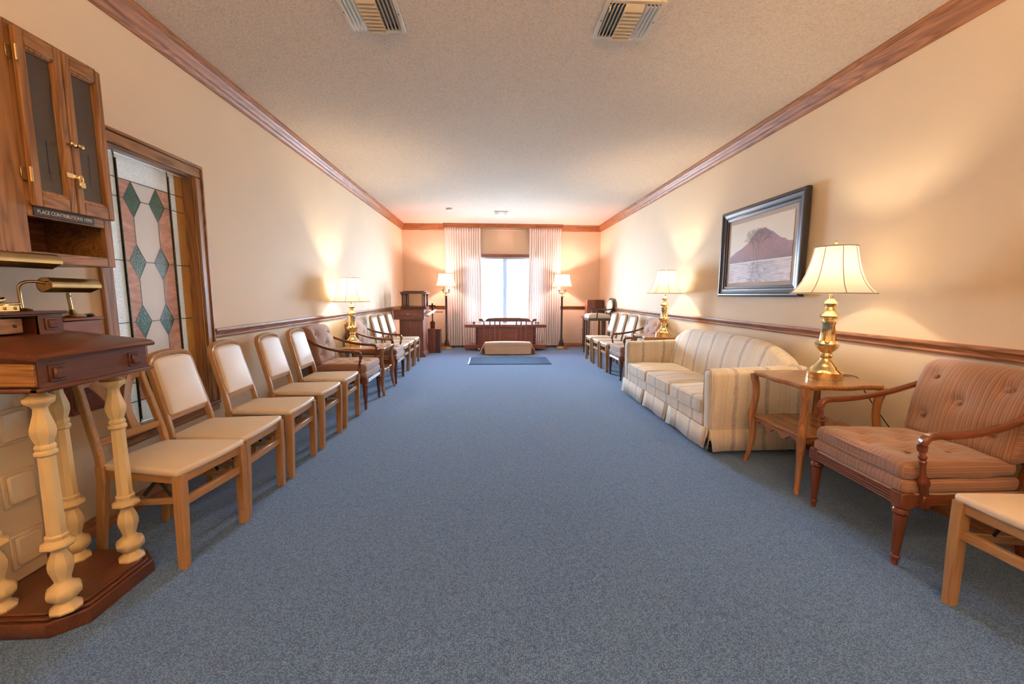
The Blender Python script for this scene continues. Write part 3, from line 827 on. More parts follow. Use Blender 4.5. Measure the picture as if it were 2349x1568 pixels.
for s in (-1, 1):
    def fa(p):
        x, y, z = p
        t = (x + .40) / .80
        if z > 0: z += .030 * (1 - t)
        x2 = x + (.012 if x > 0 else 0) * (z / .3)
        return (x2, y * (1.0 if z > -.2 else .98), z)
    b = MB(); b.rbox((.018, s * (SW - .068), .395), (.405, .066, .292), .045, (8, 2, 6), fa); b.build('arm', 'damask_depth', so)
    b = MB(); 
    fr = .018 + .405 - .012
    b.tube(smoothpath([(fr, s * (SW - .008), .12), (fr + .006, s * (SW - .008), .40), (fr + .008, s * (SW - .012), .64), (fr + .004, s * (SW - .040), .684), (fr + .004, s * (SW - .10), .684), (fr + .008, s * (SW - .126), .64), (fr + .006, s * (SW - .128), .30)], 4), .006, 6)
    b.build('arm_piping', 'sofa_plain', so)
b = MB(); b.box(-.35, .40, -SW + .12, SW - .12, .10, .30, .02); b.build('seat_frame', 'damask_lateral', so)
cwid = (2 * (SW - .137)) / 3
for k in range(3):
    yc = -SW + .137 + cwid * (k + .5)
    def fq(p, k=k):
        x, y, z = p
        z2 = z + (.022 * max(0, 1 - (x / .30) ** 2) * max(0, 1 - (y / (cwid * .52)) ** 2) if z > 0 else 0)
        z2 += .004 * math.sin(x * 17 + k) * (z > 0)
        return (x, y, z2)
    b = MB(); b.rbox((.145, yc, .362), (.285, cwid / 2 - .003, .068), .032, (10, 10, 2), fq); sc_ = b.build('seat_cushion', 'damask_lateral', so)
    b = MB()
    for zz_ in (.410, .314):
        b.tube([(-.1, yc - cwid / 2 + .008, zz_), (.40, yc - cwid / 2 + .008, zz_), (.424, yc - cwid / 2 + .03, zz_), (.430, yc, zz_), (.424, yc + cwid / 2 - .03, zz_), (.40, yc + cwid / 2 - .008, zz_), (-.1, yc + cwid / 2 - .008, zz_)], .005, 6)
    b.build('piping', 'sofa_plain', sc_)
# front band and pleated skirt panels
MB().box(.385, .418, -SW + .125, SW - .125, .20, .315, .01).build('front_band', 'damask_lateral', so)
def skirt(pts_top, pts_bot, name, mat, th=.006):
    """quad strip between two polylines, given thickness along outward x/y"""
    vs = []; fs = []; n = len(pts_top)
    for a, c in zip(pts_top, pts_bot): vs += [a, c]
    k = MB(); fs = [(2 * i, 2 * i + 2, 2 * i + 3, 2 * i + 1) for i in range(n - 1)]
    k.add(vs, fs); o = k.build(name, mat, so, smooth=50)
    m = o.modifiers.new('thickness', 'SOLIDIFY'); m.thickness = th; return o
edges = [-SW + .005, -SW + .137 + cwid, SW - .137 - cwid, SW - .005]
for k in range(3):
    a, c = edges[k] + .003, edges[k + 1] - .003; n = 9; tp = []; bt_ = []
    for i in range(n):
        t = i / (n - 1); y = lerp(a, c, t); flare = .014 + .014 * abs(2 * t - 1) ** 6
        tp.append((.432, y, .212)); bt_.append((.432 + flare + .006 * math.sin(t * 9 + k), lerp(a + .024, c - .024, t), .045 + .004 * math.sin(t * 7)))
    skirt(tp, bt_, 'skirt_panel', 'damask_lateral')
for yb in edges[1:3]:
    skirt([(.418, yb - .07, .205), (.418, yb + .07, .205)], [(.430, yb - .09, .05), (.430, yb + .09, .05)], 'skirt_pleat', 'sofa_pleat')
for s in (-1, 1):
    n = 8; tp = []; bt_ = []
    for i in range(n):
        t = i / (n - 1); x = lerp(-.36, .42, t); tp.append((x, s * (SW + .001), .212)); bt_.append((lerp(-.36, .40, t), s * (SW + .016 + .014 * (t > .95)), .045 - .006 * t))
    skirt(tp, bt_, 'skirt_panel', 'damask_depth')
    skirt([(.40, s * (SW - .03), .205), (.418, s * (SW - .005), .205)], [(.425, s * (SW - .05), .05), (.435, s * (SW - .0), .05)], 'skirt_pleat', 'sofa_pleat')
    for x in (.36, -.32):
        b = MB(); b.lathe([(.012, .115), (.012, .05), (.022, .046), (.024, .03), (.022, .004), (.016, 0)][::-1], 14, (x, s * (SW - .08), 0)); b.build('foot', 'black_rubber', so)

# ================================================================== END TABLES AND LAMPS
def scallop(hx, hy, amp, n=14, corner=.035):
    """rounded, serpentine table outline"""
    P = []
    for side in range(4):
        for i in range(n):
            t = i / n
            d = amp * (.55 * math.sin(PI * t) * math.cos(4 * PI * t) + .25 * math.sin(PI * t)) - (.016 if i == 0 else 0)
            a = -1 + 2 * t
            if i == 0:
                P.append([(hx + d, -hy - d), (hx + d, hy + d), (-hx - d, hy + d), (-hx - d, -hy - d)][side]); continue
            if side == 0: P.append((hx + d, a * hy))
            if side == 1: P.append((-a * hx, hy + d))
            if side == 2: P.append((-hx - d, -a * hy))
            if side == 3: P.append((a * hx, -hy - d))
    return P
def make_table(hgt, label, loc, rz, hx=.275, hy=.272):
    r = thing('end_table', label, 'table', loc, rz, 'serpentine edged end tables', world=False)
    sh = hgt * .535
    b = MB(); o = scallop(hx, hy, .022); b.prism(o, 'z', hgt - .024, hgt, .006); b.prism([(x * .965, y * .965) for x, y in o], 'z', hgt - .032, hgt - .023, .002); b.build('table_top', 'table_wood_y', r)
    o2 = scallop(hx * .93, hy * .93, .018)
    b = MB(); b.prism(o2, 'z', sh - .018, sh, .005); b.build('shelf', 'table_wood_y', r)
    # shaped apron under the shelf
    for s in (-1, 1):
        for ax in 'xy':
            n = 16; L = (hy if ax == 'x' else hx) * .82; poly = [(-L, sh - .016), (L, sh - .016)]
            for i in range(n + 1):
                t = i / n; y = L - 2 * L * t; poly.append((y, sh - .048 - .020 * math.cos(2 * PI * 3 * t) * (1 if 0 < i < n else 0) - .012 * math.sin(PI * t)))
            d = (hx if ax == 'x' else hy) * .86
            b = MB(); b.prism(poly, ax, s * d - .009, s * d + .009); b.build('apron', 'table_wood_' + ('y' if ax == 'x' else 'x'), r)
    for sx in (-1, 1):
        for sy in (-1, 1):
            zs = [(0, .282, 0.62), (.03, .274, .64), (.12, .258, .74), (.22, .250, .92), (.30, .256, 1.1), (sh / .71 * .71 * 1.0 if False else .345, .258, 1.15), (.385, .262, 1.1), (.44, .256, 1.0), (.52, .248, .95), (.60, .250, 1.0), (.66, .260, 1.1), (.690, .262, 1.15)]
            path = [(sx * d * hx / .275 * .97, sy * d * hy / .275 * .97, z * hgt / .71) for z, d, w_ in zs]
            b = MB(); b.bar(smoothpath(path, 3), .045, .045, up=(sx, -sy, 0), scale=[(pl([(i / 11, z[2]) for i, z in enumerate(zs)], k / 33),) * 2 for k in range(34)], ch=.45); b.build('leg', 'table_wood_z', r)
    return r
make_table(.715, 'small wooden end table with wavy edges between the sofa and near right armchair', (2.235, 2.665, 0), 0)
make_table(.725, 'wooden end table holding the lamp just beyond the sofa', (2.30, 5.50, 0), 0, .255, .25)
make_table(.60, 'low wooden end table between the two left armchairs', (-1.62, 5.385, 0), 0, .275, .285)

LP = [(.132, 0), (.134, .010), (.130, .030), (.134, .036), (.134, .042), (.118, .050), (.098, .066), (.094, .074), (.072, .088), (.055, .108), (.042, .122), (.040, .136), (.052, .144), (.054, .154), (.042, .163), (.040, .172), (.048, .182), (.070, .198), (.086, .218), (.090, .228), (.090, .238), (.078, .246), (.062, .256), (.058, .275), (.046, .366), (.052, .374), (.054, .384), (.046, .392), (.046, .402), (.070, .416), (.072, .424), (.064, .434), (.048, .446), (.038, .462), (.034, .486), (.048, .500), (.052, .508), (.046, .520), (.026, .536), (.018, .542), (.0165, .585), (.0165, .60)]
def make_lamp():
    r = thing('table_lamp', 'x', 'lamp', world=False)
    b = MB(); b.lathe([(rr * .80 if rr > .02 else rr * .62, z) for rr, z in LP], 36); b.build('base', 'brass', r)
    sp_ = [(.236, .578), (.222, .592), (.196, .622), (.172, .664), (.152, .715), (.136, .775), (.124, .835), (.116, .885)]
    b = MB(); b.lathe([(x, z) for x, z in sp_], 48, cap=False); sh = b.build('lamp_shade', 'lamp_shade_fabric', r, smooth=60)
    b = MB()
    for k in range(8):
        a = 2 * PI * k / 8 + PI / 8; b.tube([(x * math.cos(a) * 1.004, x * math.sin(a) * 1.004, z) for x, z in sp_], .0028, 5, up=(math.sin(a), -math.cos(a), 0))
    for x, z in (sp_[0], sp_[-1]):
        b.tube([(x * math.cos(2 * PI * k / 40), x * math.sin(2 * PI * k / 40), z) for k in range(40)], .004, 6, closed=True)
    b.build('shade_trim', 'shade_braid', sh)
    b = MB(); b.tube(smoothpath([(.016, 0, .60), (.05, 0, .66), (.055, 0, .74), (.03, 0, .84), (0, 0, .888), (-.03, 0, .84), (-.055, 0, .74), (-.05, 0, .66), (-.016, 0, .60)], 4), .0022, 6, up=(0, 1, 0))
    for k in range(3):
        a = 2 * PI * k / 3; b.tube([(0, 0, .888), (.115 * math.cos(a), .115 * math.sin(a), .883)], .0018, 5)
    b.build('harp', 'brass', r)
    MB().lathe([(.004, .888), (.010, .892), (.011, .898), (.005, .903), (.009, .910), (.010, .917), (.006, .923), (.001, .925)], 16).build('finial', 'brass', r)
    MB().lathe([(.013, .60), (.015, .63), (.030, .67), (.034, .70), (.030, .73), (.012, .752), (.002, .757)], 18).build('bulb', 'bulb_glass', r)
    return r
lampp = make_lamp()
def lamp_light(loc, W_, C_, rad=.05, name='lamp_light'):
    d = bpy.data.lights.new(name, 'POINT'); d.energy = W_; d.color = C_; d.shadow_soft_size = rad
    o = bpy.data.objects.new(name, d); COL.objects.link(o); o.location = loc; return o
GL = 'brass table lamps with cream bell shades'
LAMPS = [(2.305, 2.66, .715, 'polished brass table lamp with bell shade on the near right end table'), (2.385, 5.50, .725, 'polished brass table lamp with bell shade just beyond the sofa'), (-1.845, 5.50, .60, 'polished brass table lamp with bell shade between the left armchairs')]
for i, (x, y, z, lb) in enumerate(LAMPS):
    o = place(lampp, i > 0, (x, y, z), .2 * i, lb, GL)
    lamp_light((x, y, z + .775), LAMP_W * (.5 if i == 0 else 1), LAMP_C, .03)
b = MB(); b.tube(smoothpath([(2.418, 2.70, .720), (2.46, 2.72, .720), (2.53, 2.70, .719), (2.56, 2.655, .70), (2.575, 2.62, .62), (2.60, 2.50, .47), (2.62, 2.42, .38), (2.615, 2.36, .34)], 5), .0035, 6)
tag(b.build('lamp_cord', 'black_rubber', loc=(2.40, 2.70, .7155)), 'black cord running from the near brass lamp down behind the table', 'cord')

# floor lamps
def make_floor_lamp():
    r = thing('floor_lamp', 'x', 'floor lamp', world=False)
    b = MB(); b.box(-.15, .15, -.15, .15, 0, .022, .006); b.box(-.12, .12, -.12, .12, .022, .040, .006); b.box(-.095, .095, -.095, .095, .040, .060, .008); b.build('base', 'antique_brass', r)
    b = MB(); b.lathe([(.075, .06), (.076, .075), (.066, .085), (.070, .10), (.060, .14), (.045, .18), (.040, .195), (.046, .20), (.040, .21), (.028, .225)], 10); b.build('base_urn', 'dark_bronze', r)
    b = MB(); b.lathe([(.028, .22), (.030, .235), (.026, .25), (.024, .30), (.030, .305), (.030, .312), (.024, .32), (.022, 1.20), (.026, 1.205), (.022, 1.215)], 12); b.build('pole', 'dark_bronze', r)
    b = MB(); b.lathe([(.022, 1.21), (.036, 1.23), (.040, 1.245), (.028, 1.255), (.018, 1.27), (.016, 1.30), (.026, 1.315), (.014, 1.33), (.012, 1.36)], 16); b.build('capital', 'antique_brass', r)
    for k in range(4):
        a = PI / 4 + k * PI / 2; c, s_ = math.cos(a), math.sin(a)
        b = MB(); b.tube(smoothpath([(.012 * c, .012 * s_, 1.33), (.045 * c, .045 * s_, 1.31), (.085 * c, .085 * s_, 1.325), (.098 * c, .098 * s_, 1.365)], 5), .006, 6); b.lathe([(.004, 0), (.020, .006), (.022, .012), (.010, .014), (.010, .035), (.002, .036)], 12, (.098 * c, .098 * s_, 1.362)); b.build('candle_arm', 'dark_bronze', r)
    MB().lathe([(.013, 1.355), (.013, 1.50)], 14).build('candle_sleeve', 'candle_white', r)
    b = MB(); n = 8; prof = [(.238, 1.475), (.216, 1.53), (.196, 1.60), (.182, 1.68), (.175, 1.755)]
    b.lathe(prof, n, rot=PI / 8, cap=False); sh = b.build('lamp_shade', 'floor_shade_fabric', r, smooth=25)
    b = MB()
    for k in range(n):
        a = 2 * PI * k / n + PI / 8; b.tube([(x * math.cos(a), x * math.sin(a), z) for x, z in prof], .003, 5, up=(math.sin(a), -math.cos(a), 0))
    for x, z in (prof[0], prof[-1]): b.tube([(x * math.cos(2 * PI * k / n + PI / 8), x * math.sin(2 * PI * k / n + PI / 8), z) for k in range(n)], .004, 5, closed=True)
    b.build('shade_trim', 'shade_braid', sh)
    MB().lathe([(.013, 1.50), (.028, 1.55), (.032, 1.58), (.026, 1.61), (.002, 1.635)], 16).build('bulb', 'bulb_glass', r)
    b = MB()
    for k in range(3):
        a = 2 * PI * k / 3; b.tube([(.0, 0, 1.49), (.12 * math.cos(a), .12 * math.sin(a), 1.49), (.236 * math.cos(a), .236 * math.sin(a), 1.477)], .002, 5)
    b.build('shade_spider', 'dark_bronze', r)
    return r
flp = make_floor_lamp()
for i, (x, lb) in enumerate([(-1.045, 'dark bronze floor lamp left of the far window'), (1.675, 'dark bronze floor lamp right of the far window')]):
    place(flp, i > 0, (x, 9.60, 0), 0, lb, 'candelabra floor lamps flanking the window')
    lamp_light((x, 9.60, 1.66), FLOOR_W, FLOOR_C, .03)

# ================================================================== BIER, KNEELER, MAT
bi = thing('casket_bier', 'dark wooden casket bier with broad top plank under the far window', 'bier', (.335, 9.42, 0))
MB().box(-.60, 1.27, 9.28, 9.60, .530, .600, .006).build('top_plank', 'mahogany_x', bi)
MB().box(-.33, 1.005, 9.33, 9.53, .135, .532, .004).build('body_panel', 'mahogany_x', bi)
for s, xc in ((-1, -.325), (1, 1.0)):
    b = MB(); b.box(xc - .028, xc + .028, 9.305, 9.555, .135, .532, .004)
    b.build('end_post', 'mahogany_z', bi)
    for k in range(7):
        z = .50 - k * .052; R = .026 if k % 2 == 0 else .030
        m_ = MB(); i0 = len(m_.v); m_.lathe([(R, 0), (R, .012), (R * .7, .020), (.004, .020)], 16); m_.xf(i0, Matrix.Translation((xc + s * .006, 9.306, z)) @ Matrix.Rotation(PI / 2, 4, 'X')); m_.build('rosette', 'walnut_z', bi)
for xa, xb in ((-.60, -.35), (1.025, 1.265)):
    MB().box(xa, xb, 9.22, 9.62, .040, .140, .005).build('plinth', 'mahogany_x', bi)
MB().box(-.40, 1.075, 9.24, 9.60, .045, .135, .004).build('plinth_beam', 'mahogany_x', bi)
for x in (-.28, .95):
    for y in (9.24, 9.55):
        b = MB(); i0 = len(b.v); b.lathe([(.010, -.012), (.028, -.012), (.030, 0), (.028, .012), (.010, .012)], 16); b.xf(i0, Matrix.Translation((x, y, .030)) @ Matrix.Rotation(PI / 2, 4, 'Y')); b.box(x - .018, x + .018, y - .012, y + .012, .038, .062, .003); b.build('caster', 'chrome', bi)
for x, y in ((-.38, 9.33), (-.40, 9.30), (1.03, 9.33), (1.08, 9.30)):
    b = MB(); b.lathe([(.010, .60), (.010, .625), (.020, .627), (.020, .655), (.012, .658)], 10, (x, y, 0)); b.build('bier_pin', 'black_rubber', bi)

kn = thing('kneeler', 'wooden prayer kneeler with spindle back and tan padded step', 'kneeler', (.365, 8.75, 0))
rail = [(-.10, .700), (-.08, .715), (-.06, .745), (0, .757), (.365, .772), (.73, .757), (.79, .745), (.81, .715), (.83, .700)]
up_ = [(-.125, .742), (-.10, .752), (-.02, .772), (.365, .780), (.75, .772), (.83, .752), (.855, .742)]
poly = [(-.135, .705), (-.11, .740), (-.06, .764), (.10, .775), (.365, .778), (.63, .775), (.79, .764), (.84, .740), (.865, .705)]
MB().prism(poly, 'y', 8.885, 8.925).build('hand_rail', 'mahogany_x', kn)
for s, x in ((-1, -.215), (1, .945)):
    pl_ = [(x - .05 * s * -1 * -1, .705), (x + s * .045, .700), (x + s * .050, .752), (x - s * .01, .760), (x - s * .045, .738)]
    MB().prism([(x + s * .045, .702), (x + s * .052, .755), (x - s * .005, .758), (x - s * .035, .745), (x - s * .048, .722), (x - s * .048, .702)], 'y', 8.872, 8.938, .004).build('rail_scroll', 'mahogany_x', kn)
MB().box(-.215, .945, 8.888, 8.922, .690, .706, .003).build('lower_rail', 'mahogany_x', kn)
SPX = [-.156, -.026, .083, .190, .555, .660, .768, .900]
for i, x in enumerate(SPX):
    b = MB(); b.lathe([(.016, .125), (.018, .16), (.013, .24), (.011, .30), (.014, .34), (.012, .45), (.011, .56), (.014, .60), (.017, .645), (.013, .67), (.020, .692)], 12, (x, 8.905, 0)); b.build('spindle', 'mahogany_z', kn)
MB().box(-.19, .935, 8.62, 8.93, .015, .125, .006).build('kneeler_base', 'mahogany_x', kn)
def fk(p):
    x, y, z = p
    return (x, y, z + .012 * (1 - (x / .53) ** 2) * (z > 0))
b = MB(); b.rbox((.357, 8.68, .212), (.508, .115, .055), .045, (12, 3, 1), fk); b.build('kneeling_pad', 'kneeler_vinyl', kn)
b = MB(); b.add([(-.145, 8.565, .190), (.860, 8.565, .190), (.845, 8.545, .022), (-.130, 8.545, .022), (-.145, 8.585, .190), (.860, 8.585, .190), (.845, 8.575, .022), (-.130, 8.575, .022)], [(0, 1, 2, 3), (4, 7, 6, 5), (0, 4, 5, 1), (3, 2, 6, 7), (0, 3, 7, 4), (1, 5, 6, 2)]); b.build('skirt_front', 'kneeler_vinyl', kn)
for s, x0 in ((-1, -.150), (1, .865)):
    b = MB(); X1 = x0 + s * .085
    b.add([(x0, 8.575, .20), (x0, 8.80, .20), (X1, 8.80, .035), (X1, 8.60, .035), (x0 + s * .012, 8.575, .205), (x0 + s * .012, 8.80, .205), (X1 + s * .012, 8.80, .038), (X1 + s * .012, 8.60, .038)], [(0, 1, 2, 3), (7, 6, 5, 4), (0, 4, 5, 1), (1, 5, 6, 2), (2, 6, 7, 3), (3, 7, 4, 0)]); b.build('skirt_flap', 'kneeler_vinyl', kn)
ma = thing('floor_mat', 'dark blue floor mat lying in front of the kneeler', 'mat', (.34, 7.79, 0))
MB().box(-.405, 1.12, 7.39, 8.20, .0005, .012, .004).build('carpet_field', 'mat_rubber', ma)
MB().box(-.435, -.405, 7.39, 8.20, .0005, .010, .003).build('border_strip', 'mat_edge', ma)

# ================================================================== FAR LEFT GROUP: podium, display case, cross, block
po_ = thing('podium', 'reddish wood podium with small drawer in the far left corner', 'podium', (-1.64, 8.6, 0))
MB().box(-1.86, -1.385, 8.36, 8.86, .10, .772, .004).build('pedestal', 'mahogany_z', po_)
MB().box(-1.80, -1.445, 8.352, 8.362, .14, .74, .003).build('front_panel', 'mahogany_z', po_)
b = MB(); b.prism([(-1.90, 0), (-1.345, 0), (-1.345, .05), (-1.385, .11), (-1.86, .11), (-1.90, .05)], 'y', 8.31, 8.90, .004); b.build('base_moulding', 'mahogany_x', po_)
b = MB(); b.box(-1.965, -1.355, 8.30, 8.90, .770, .958, .004); b.build('desk_box', 'mahogany_x', po_)
dr = MB().box(-1.83, -1.50, 8.288, 8.302, .845, .905, .008).build('drawer', 'mahogany_x', po_)
MB().ball((-1.672, 8.28, .876), .012, 10).build('knob', 'paper_white', dr)
b = MB(); b.box(-1.972, -1.348, 8.293, 8.905, .958, .974, .004); b.build('lid', 'mahogany_x', po_)
dc = thing('display_case', 'dark wood lantern style glass case with corner columns on the podium', 'display case', (-1.585, 8.6, .975))
zb0, zt0 = .963, 1.345; cx0, cx1, cy0, cy1 = -1.83, -1.33, 8.40, 8.84
b = MB(); b.box(cx0 - .01, cx1 + .01, cy0 - .01, cy1 + .01, zb0 + .012, zb0 + .045, .006); b.box(cx0, cx1, cy0, cy1, zb0 + .045, zb0 + .06, .004); b.build('case_base', 'walnut_x', dc)
b = MB(); b.box(cx0 - .02, cx1 + .02, cy0 - .02, cy1 + .02, zt0 - .035, zt0 - .018, .005); b.box(cx0 - .005, cx1 + .005, cy0 - .005, cy1 + .005, zt0 - .06, zt0 - .035, .004); b.box(cx0 + .03, cx1 - .03, cy0 + .03, cy1 - .03, zt0 - .018, zt0, .005); b.build('case_top', 'walnut_x', dc)
for x in (cx0 + .03, cx1 - .03):
    for y in (cy0 + .03, cy1 - .03):
        b = MB(); b.box(x - .028, x + .028, y - .028, y + .028, zb0 + .06, zb0 + .078, .003); b.lathe([(.026, zb0 + .078), (.021, zb0 + .09), (.019, zt0 - .10), (.024, zt0 - .09), (.024, zt0 - .08)], 12, (x, y, 0)); b.box(x - .030, x + .030, y - .030, y + .030, zt0 - .082, zt0 - .06, .004); b.build('column', 'walnut_z', dc)
b = MB()
for x0, x1, y0, y1 in ((cx0 + .058, cx0 + .082, cy0 + .022, cy0 + .040), (cx1 - .082, cx1 - .058, cy0 + .022, cy0 + .040), (cx0 + .058, cx0 + .082, cy1 - .040, cy1 - .022), (cx1 - .082, cx1 - .058, cy1 - .040, cy1 - .022)): b.box(x0, x1, y0, y1, zb0 + .06, zt0 - .06, .002)
b.build('case_stile', 'walnut_z', dc)
for y in (cy0 + .031, cy1 - .031): MB().box(cx0 + .082, cx1 - .082, y - .002, y + .002, zb0 + .062, zt0 - .062).build('pane', 'clear_glass', dc)
for x in (cx0 + .03, cx1 - .03): MB().box(x - .002, x + .002, cy0 + .06, cy1 - .06, zb0 + .062, zt0 - .062).build('pane', 'clear_glass', dc)
sc_ = thing('scroll_tube', 'white rolled tube with gold end at the right side of the podium', 'tube', (-1.30, 8.33, .86))
b = MB(); a0, a1 = Vector((-1.298, 8.33, .860)), Vector((-1.205, 8.86, .935)); b.tube([a0, a1], .026, 16); b.build('roll', 'paper_white', sc_)
d = (a1 - a0).normalized(); MB().tube([a0 - d * .02, a0 - d * .012, a0 + d * .03], [.02, .031, .031], 16).build('end_cap', 'brass', sc_)
MB().tube([a1 - d * .03, a1 + d * .012, a1 + d * .02], [.031, .031, .02], 16).build('end_cap', 'brass', sc_)
MB().box(-1.354, -1.275, 8.55, 8.60, .865, .89, .004).build('mount', 'dark_metal', sc_)
wb = thing('pedestal_block', 'plain dark wood block pedestal right of the podium', 'pedestal', (-1.26, 9.05, 0))
MB().box(-1.385, -1.215, 8.94, 9.22, 0, .515, .003).build('side_board', 'mahogany_z', wb)
MB().box(-1.215, -1.115, 8.94, 9.22, 0, .515, .003).build('side_board', 'walnut_z', wb)
MB().box(-1.387, -1.113, 8.938, 9.222, .515, .528, .003).build('top_board', 'mahogany_x', wb)
cr = thing('cross_stand', 'small dark wooden cross on a stand standing on the block pedestal', 'cross', (-1.29, 9.05, .528))
MB().prism([(-1.34, .528), (-1.24, .528), (-1.24, .64), (-1.225, .65), (-1.29, .72), (-1.355, .65), (-1.34, .64)], 'y', 9.035, 9.065, .003).build('foot_block', 'walnut_z', cr)
MB().box(-1.303, -1.277, 9.04, 9.06, .70, .92, .003).build('stem', 'walnut_z', cr)
MB().box(-1.40, -1.06, 9.00, 9.10, .885, .902, .004).build('ledge', 'walnut_x', cr)
b = MB(); b.box(-1.308, -1.272, 9.038, 9.062, .90, 1.085, .003); b.box(-1.365, -1.215, 9.038, 9.062, 1.015, 1.045, .003); b.build('cross_piece', 'walnut_z', cr)

# ================================================================== FAR RIGHT GROUP
st = thing('side_table', 'dark narrow side table in the far right corner behind the tall chair', 'table', (2.41, 9.5, 0))
MB().box(2.17, 2.645, 9.28, 9.72, .745, .775, .006).build('table_top', 'mahogany_x', st)
for x in (2.22, 2.60):
    for y in (9.33, 9.67):
        b = MB(); b.bar([(x, y, .055), (x, y, .745)], .036, .036, up=(1, 0, 0)); b.build('leg', 'walnut_z', st)
        b = MB(); i0 = len(b.v); b.lathe([(.008, -.010), (.026, -.010), (.028, 0), (.026, .010), (.008, .010)], 14); b.xf(i0, Matrix.Translation((x - .02, y, .028)) @ Matrix.Rotation(PI / 2, 4, 'X')); b.lathe([(.010, .028), (.010, .058)], 8, (x, y, 0)); b.build('caster', 'chrome', st)
bx = thing('wooden_box', 'upright reddish wood box standing on the corner side table', 'box', (2.44, 9.5, .775))
MB().box(2.24, 2.44, 9.42, 9.66, .775, 1.165, .004).build('front_board', 'mahogany_z', bx)
MB().box(2.44, 2.628, 9.425, 9.66, .775, 1.165, .004).build('side_board', 'walnut_z', bx)
tc = thing('tall_armchair', 'dark tall armchair with oval back and cream seat in the far right corner', 'chair', (2.33, 8.72, 0))
DM = 'dark_chair_wood'
for x, y in ((2.075, 8.53), (2.075, 8.93), (2.52, 8.55), (2.52, 8.91)):
    b = MB(); b.bar([(x, y, 0), (x, y, .40), (x, y, .775)], .034, .034, up=(1, 0, 0), scale=[.75, 1, 1.1]); b.build('leg', DM, tc)
b = MB(); b.box(2.055, 2.54, 8.51, 8.95, .735, .785, .008); b.build('seat_frame', DM, tc)
b = MB(); b.rbox((2.30, 8.73, .818), (.24, .215, .048), .045, (6, 6, 1), lambda p: (p[0], p[1], p[2] + .02 * max(0, 1 - (p[0] / .24) ** 2) * (p[2] > 0))); b.build('seat_pad', 'cream_vinyl', tc)
for z, x in ((.20, 2.075), (.32, 2.52)): MB().box(x - .012, x + .012, 8.55, 8.91, z - .015, z + .015, .003).build('stretcher', DM, tc)
for y in (8.53, 8.93): MB().box(2.09, 2.51, y - .011, y + .011, .26, .29, .003).build('stretcher', DM, tc)
for y in (8.52, 8.94):
    b = MB(); b.tube(smoothpath([(2.24, y, .78), (2.245, y, .88), (2.23, y, .955)], 4), [.016] * 4 + [.014] * 5, 8, up=(0, 1, 0)); b.build('arm_post', DM, tc)
    b = MB(); b.bar(smoothpath([(2.17, y, .965), (2.25, y, .972), (2.42, y, .965), (2.565, y, .985)], 4), .030, .026); b.build('arm', DM, tc)
    b = MB(); b.bar([(2.53, y + (.07 if y < 8.7 else -.07), .77), (2.55, y + (.07 if y < 8.7 else -.07), .90)], .03, .034, up=(1, 0, 0)); b.build('back_post', DM, tc)
oval = [(2.55 + .05 * (math.sin(a) * .5 + .5), 8.73 + .205 * math.cos(a), 1.035 + .165 * math.sin(a)) for a in [2 * PI * k / 36 for k in range(36)]]
b = MB(); b.tube(oval, .018, 8, up=(1, 0, 0), closed=True); b.build('back_frame', DM, tc)
b = MB(); i0 = len(b.v); b.rbox((0, 0, 0), (.018, .18, .145), .016, (1, 8, 8), lambda p: (p[0], p[1] * math.sqrt(max(.02, 1 - (p[2] / .152) ** 2)), p[2])); b.xf(i0, Matrix.Translation((2.572, 8.73, 1.035)) @ Matrix.Rotation(.14, 4, 'Y')); b.build('back_pad', 'cream_vinyl', tc)
vi = thing('wire_scroll_stand', 'white curly wire stand seen through the legs of the tall armchair', 'wire stand', (2.30, 9.10, 0))
rr_ = random.Random(4)
MB().lathe([(.09, 0), (.09, .012), (.03, .02)], 20, (2.30, 9.10, 0)).build('foot', 'white_plastic', vi)
MB().tube(smoothpath([(2.30, 9.10, .015), (2.29, 9.10, .20), (2.31, 9.10, .40), (2.29, 9.10, .62), (2.31, 9.10, .70)], 4), .010, 6, up=(0, 1, 0)).build('stem', 'white_plastic', vi)
for k in range(7):
    z = .28 + .06 * k; sg = 1 if k % 2 else -1; P_ = []
    for j in range(14):
        a = j / 13 * 1.6 * PI; R_ = .06 * (1 - j / 18); P_.append((2.30 + sg * (.055 - R_ * math.cos(a)), 9.10 + .01 * math.sin(a * 2), z + R_ * math.sin(a) + .02))
    MB().tube(P_, .006, 6, up=(0, 1, 0)).build('scroll', 'white_plastic', vi)
# ================================================================== FRAMED PICTURE (right wall)
pc = thing('framed_picture', 'black framed mountain lake photograph hanging on the right wall', 'picture', (XR, 3.95, 1.27))
py0, py1, pz0, pz1 = 3.335, 4.572, 1.268, 2.178
fw_ = .105
prof = [(0, 0), (.040, 0), (.050, .012), (.050, .026), (.040, .034), (.034, .056), (.034, .074), (.026, .082), (.022, fw_), (0, fw_)]   # (out from wall, inward)
def frame_side(pa, pb, inward):
    vs = []; n = len(prof)
    for p, sg in ((pa, 1), (pb, -1)):
        along = (Vector(pb) - Vector(pa)).normalized()
        for d, i in prof: vs.append((XR - .012 - d, *(Vector(p) + Vector(inward) * i + along * i * sg)))
    fs = [(k, (k + 1) % n, n + (k + 1) % n, n + k) for k in range(n)] + [tuple(range(n)), tuple(range(n, 2 * n))]
    b = MB(); b.add(vs, fs); b.build('frame_rail', 'frame_black', pc, smooth=25)
frame_side((py0, pz0), (py1, pz0), (0, 1)); frame_side((py0, pz1), (py1, pz1), (0, -1)); frame_side((py0, pz0), (py0, pz1), (1, 0)); frame_side((py1, pz0), (py1, pz1), (-1, 0))
MB().box(XR - .020, XR - .002, py0 + .02, py1 - .02, pz0 + .02, pz1 - .02).build('backing_board', 'frame_black', pc)
m0 = fw_ - .005
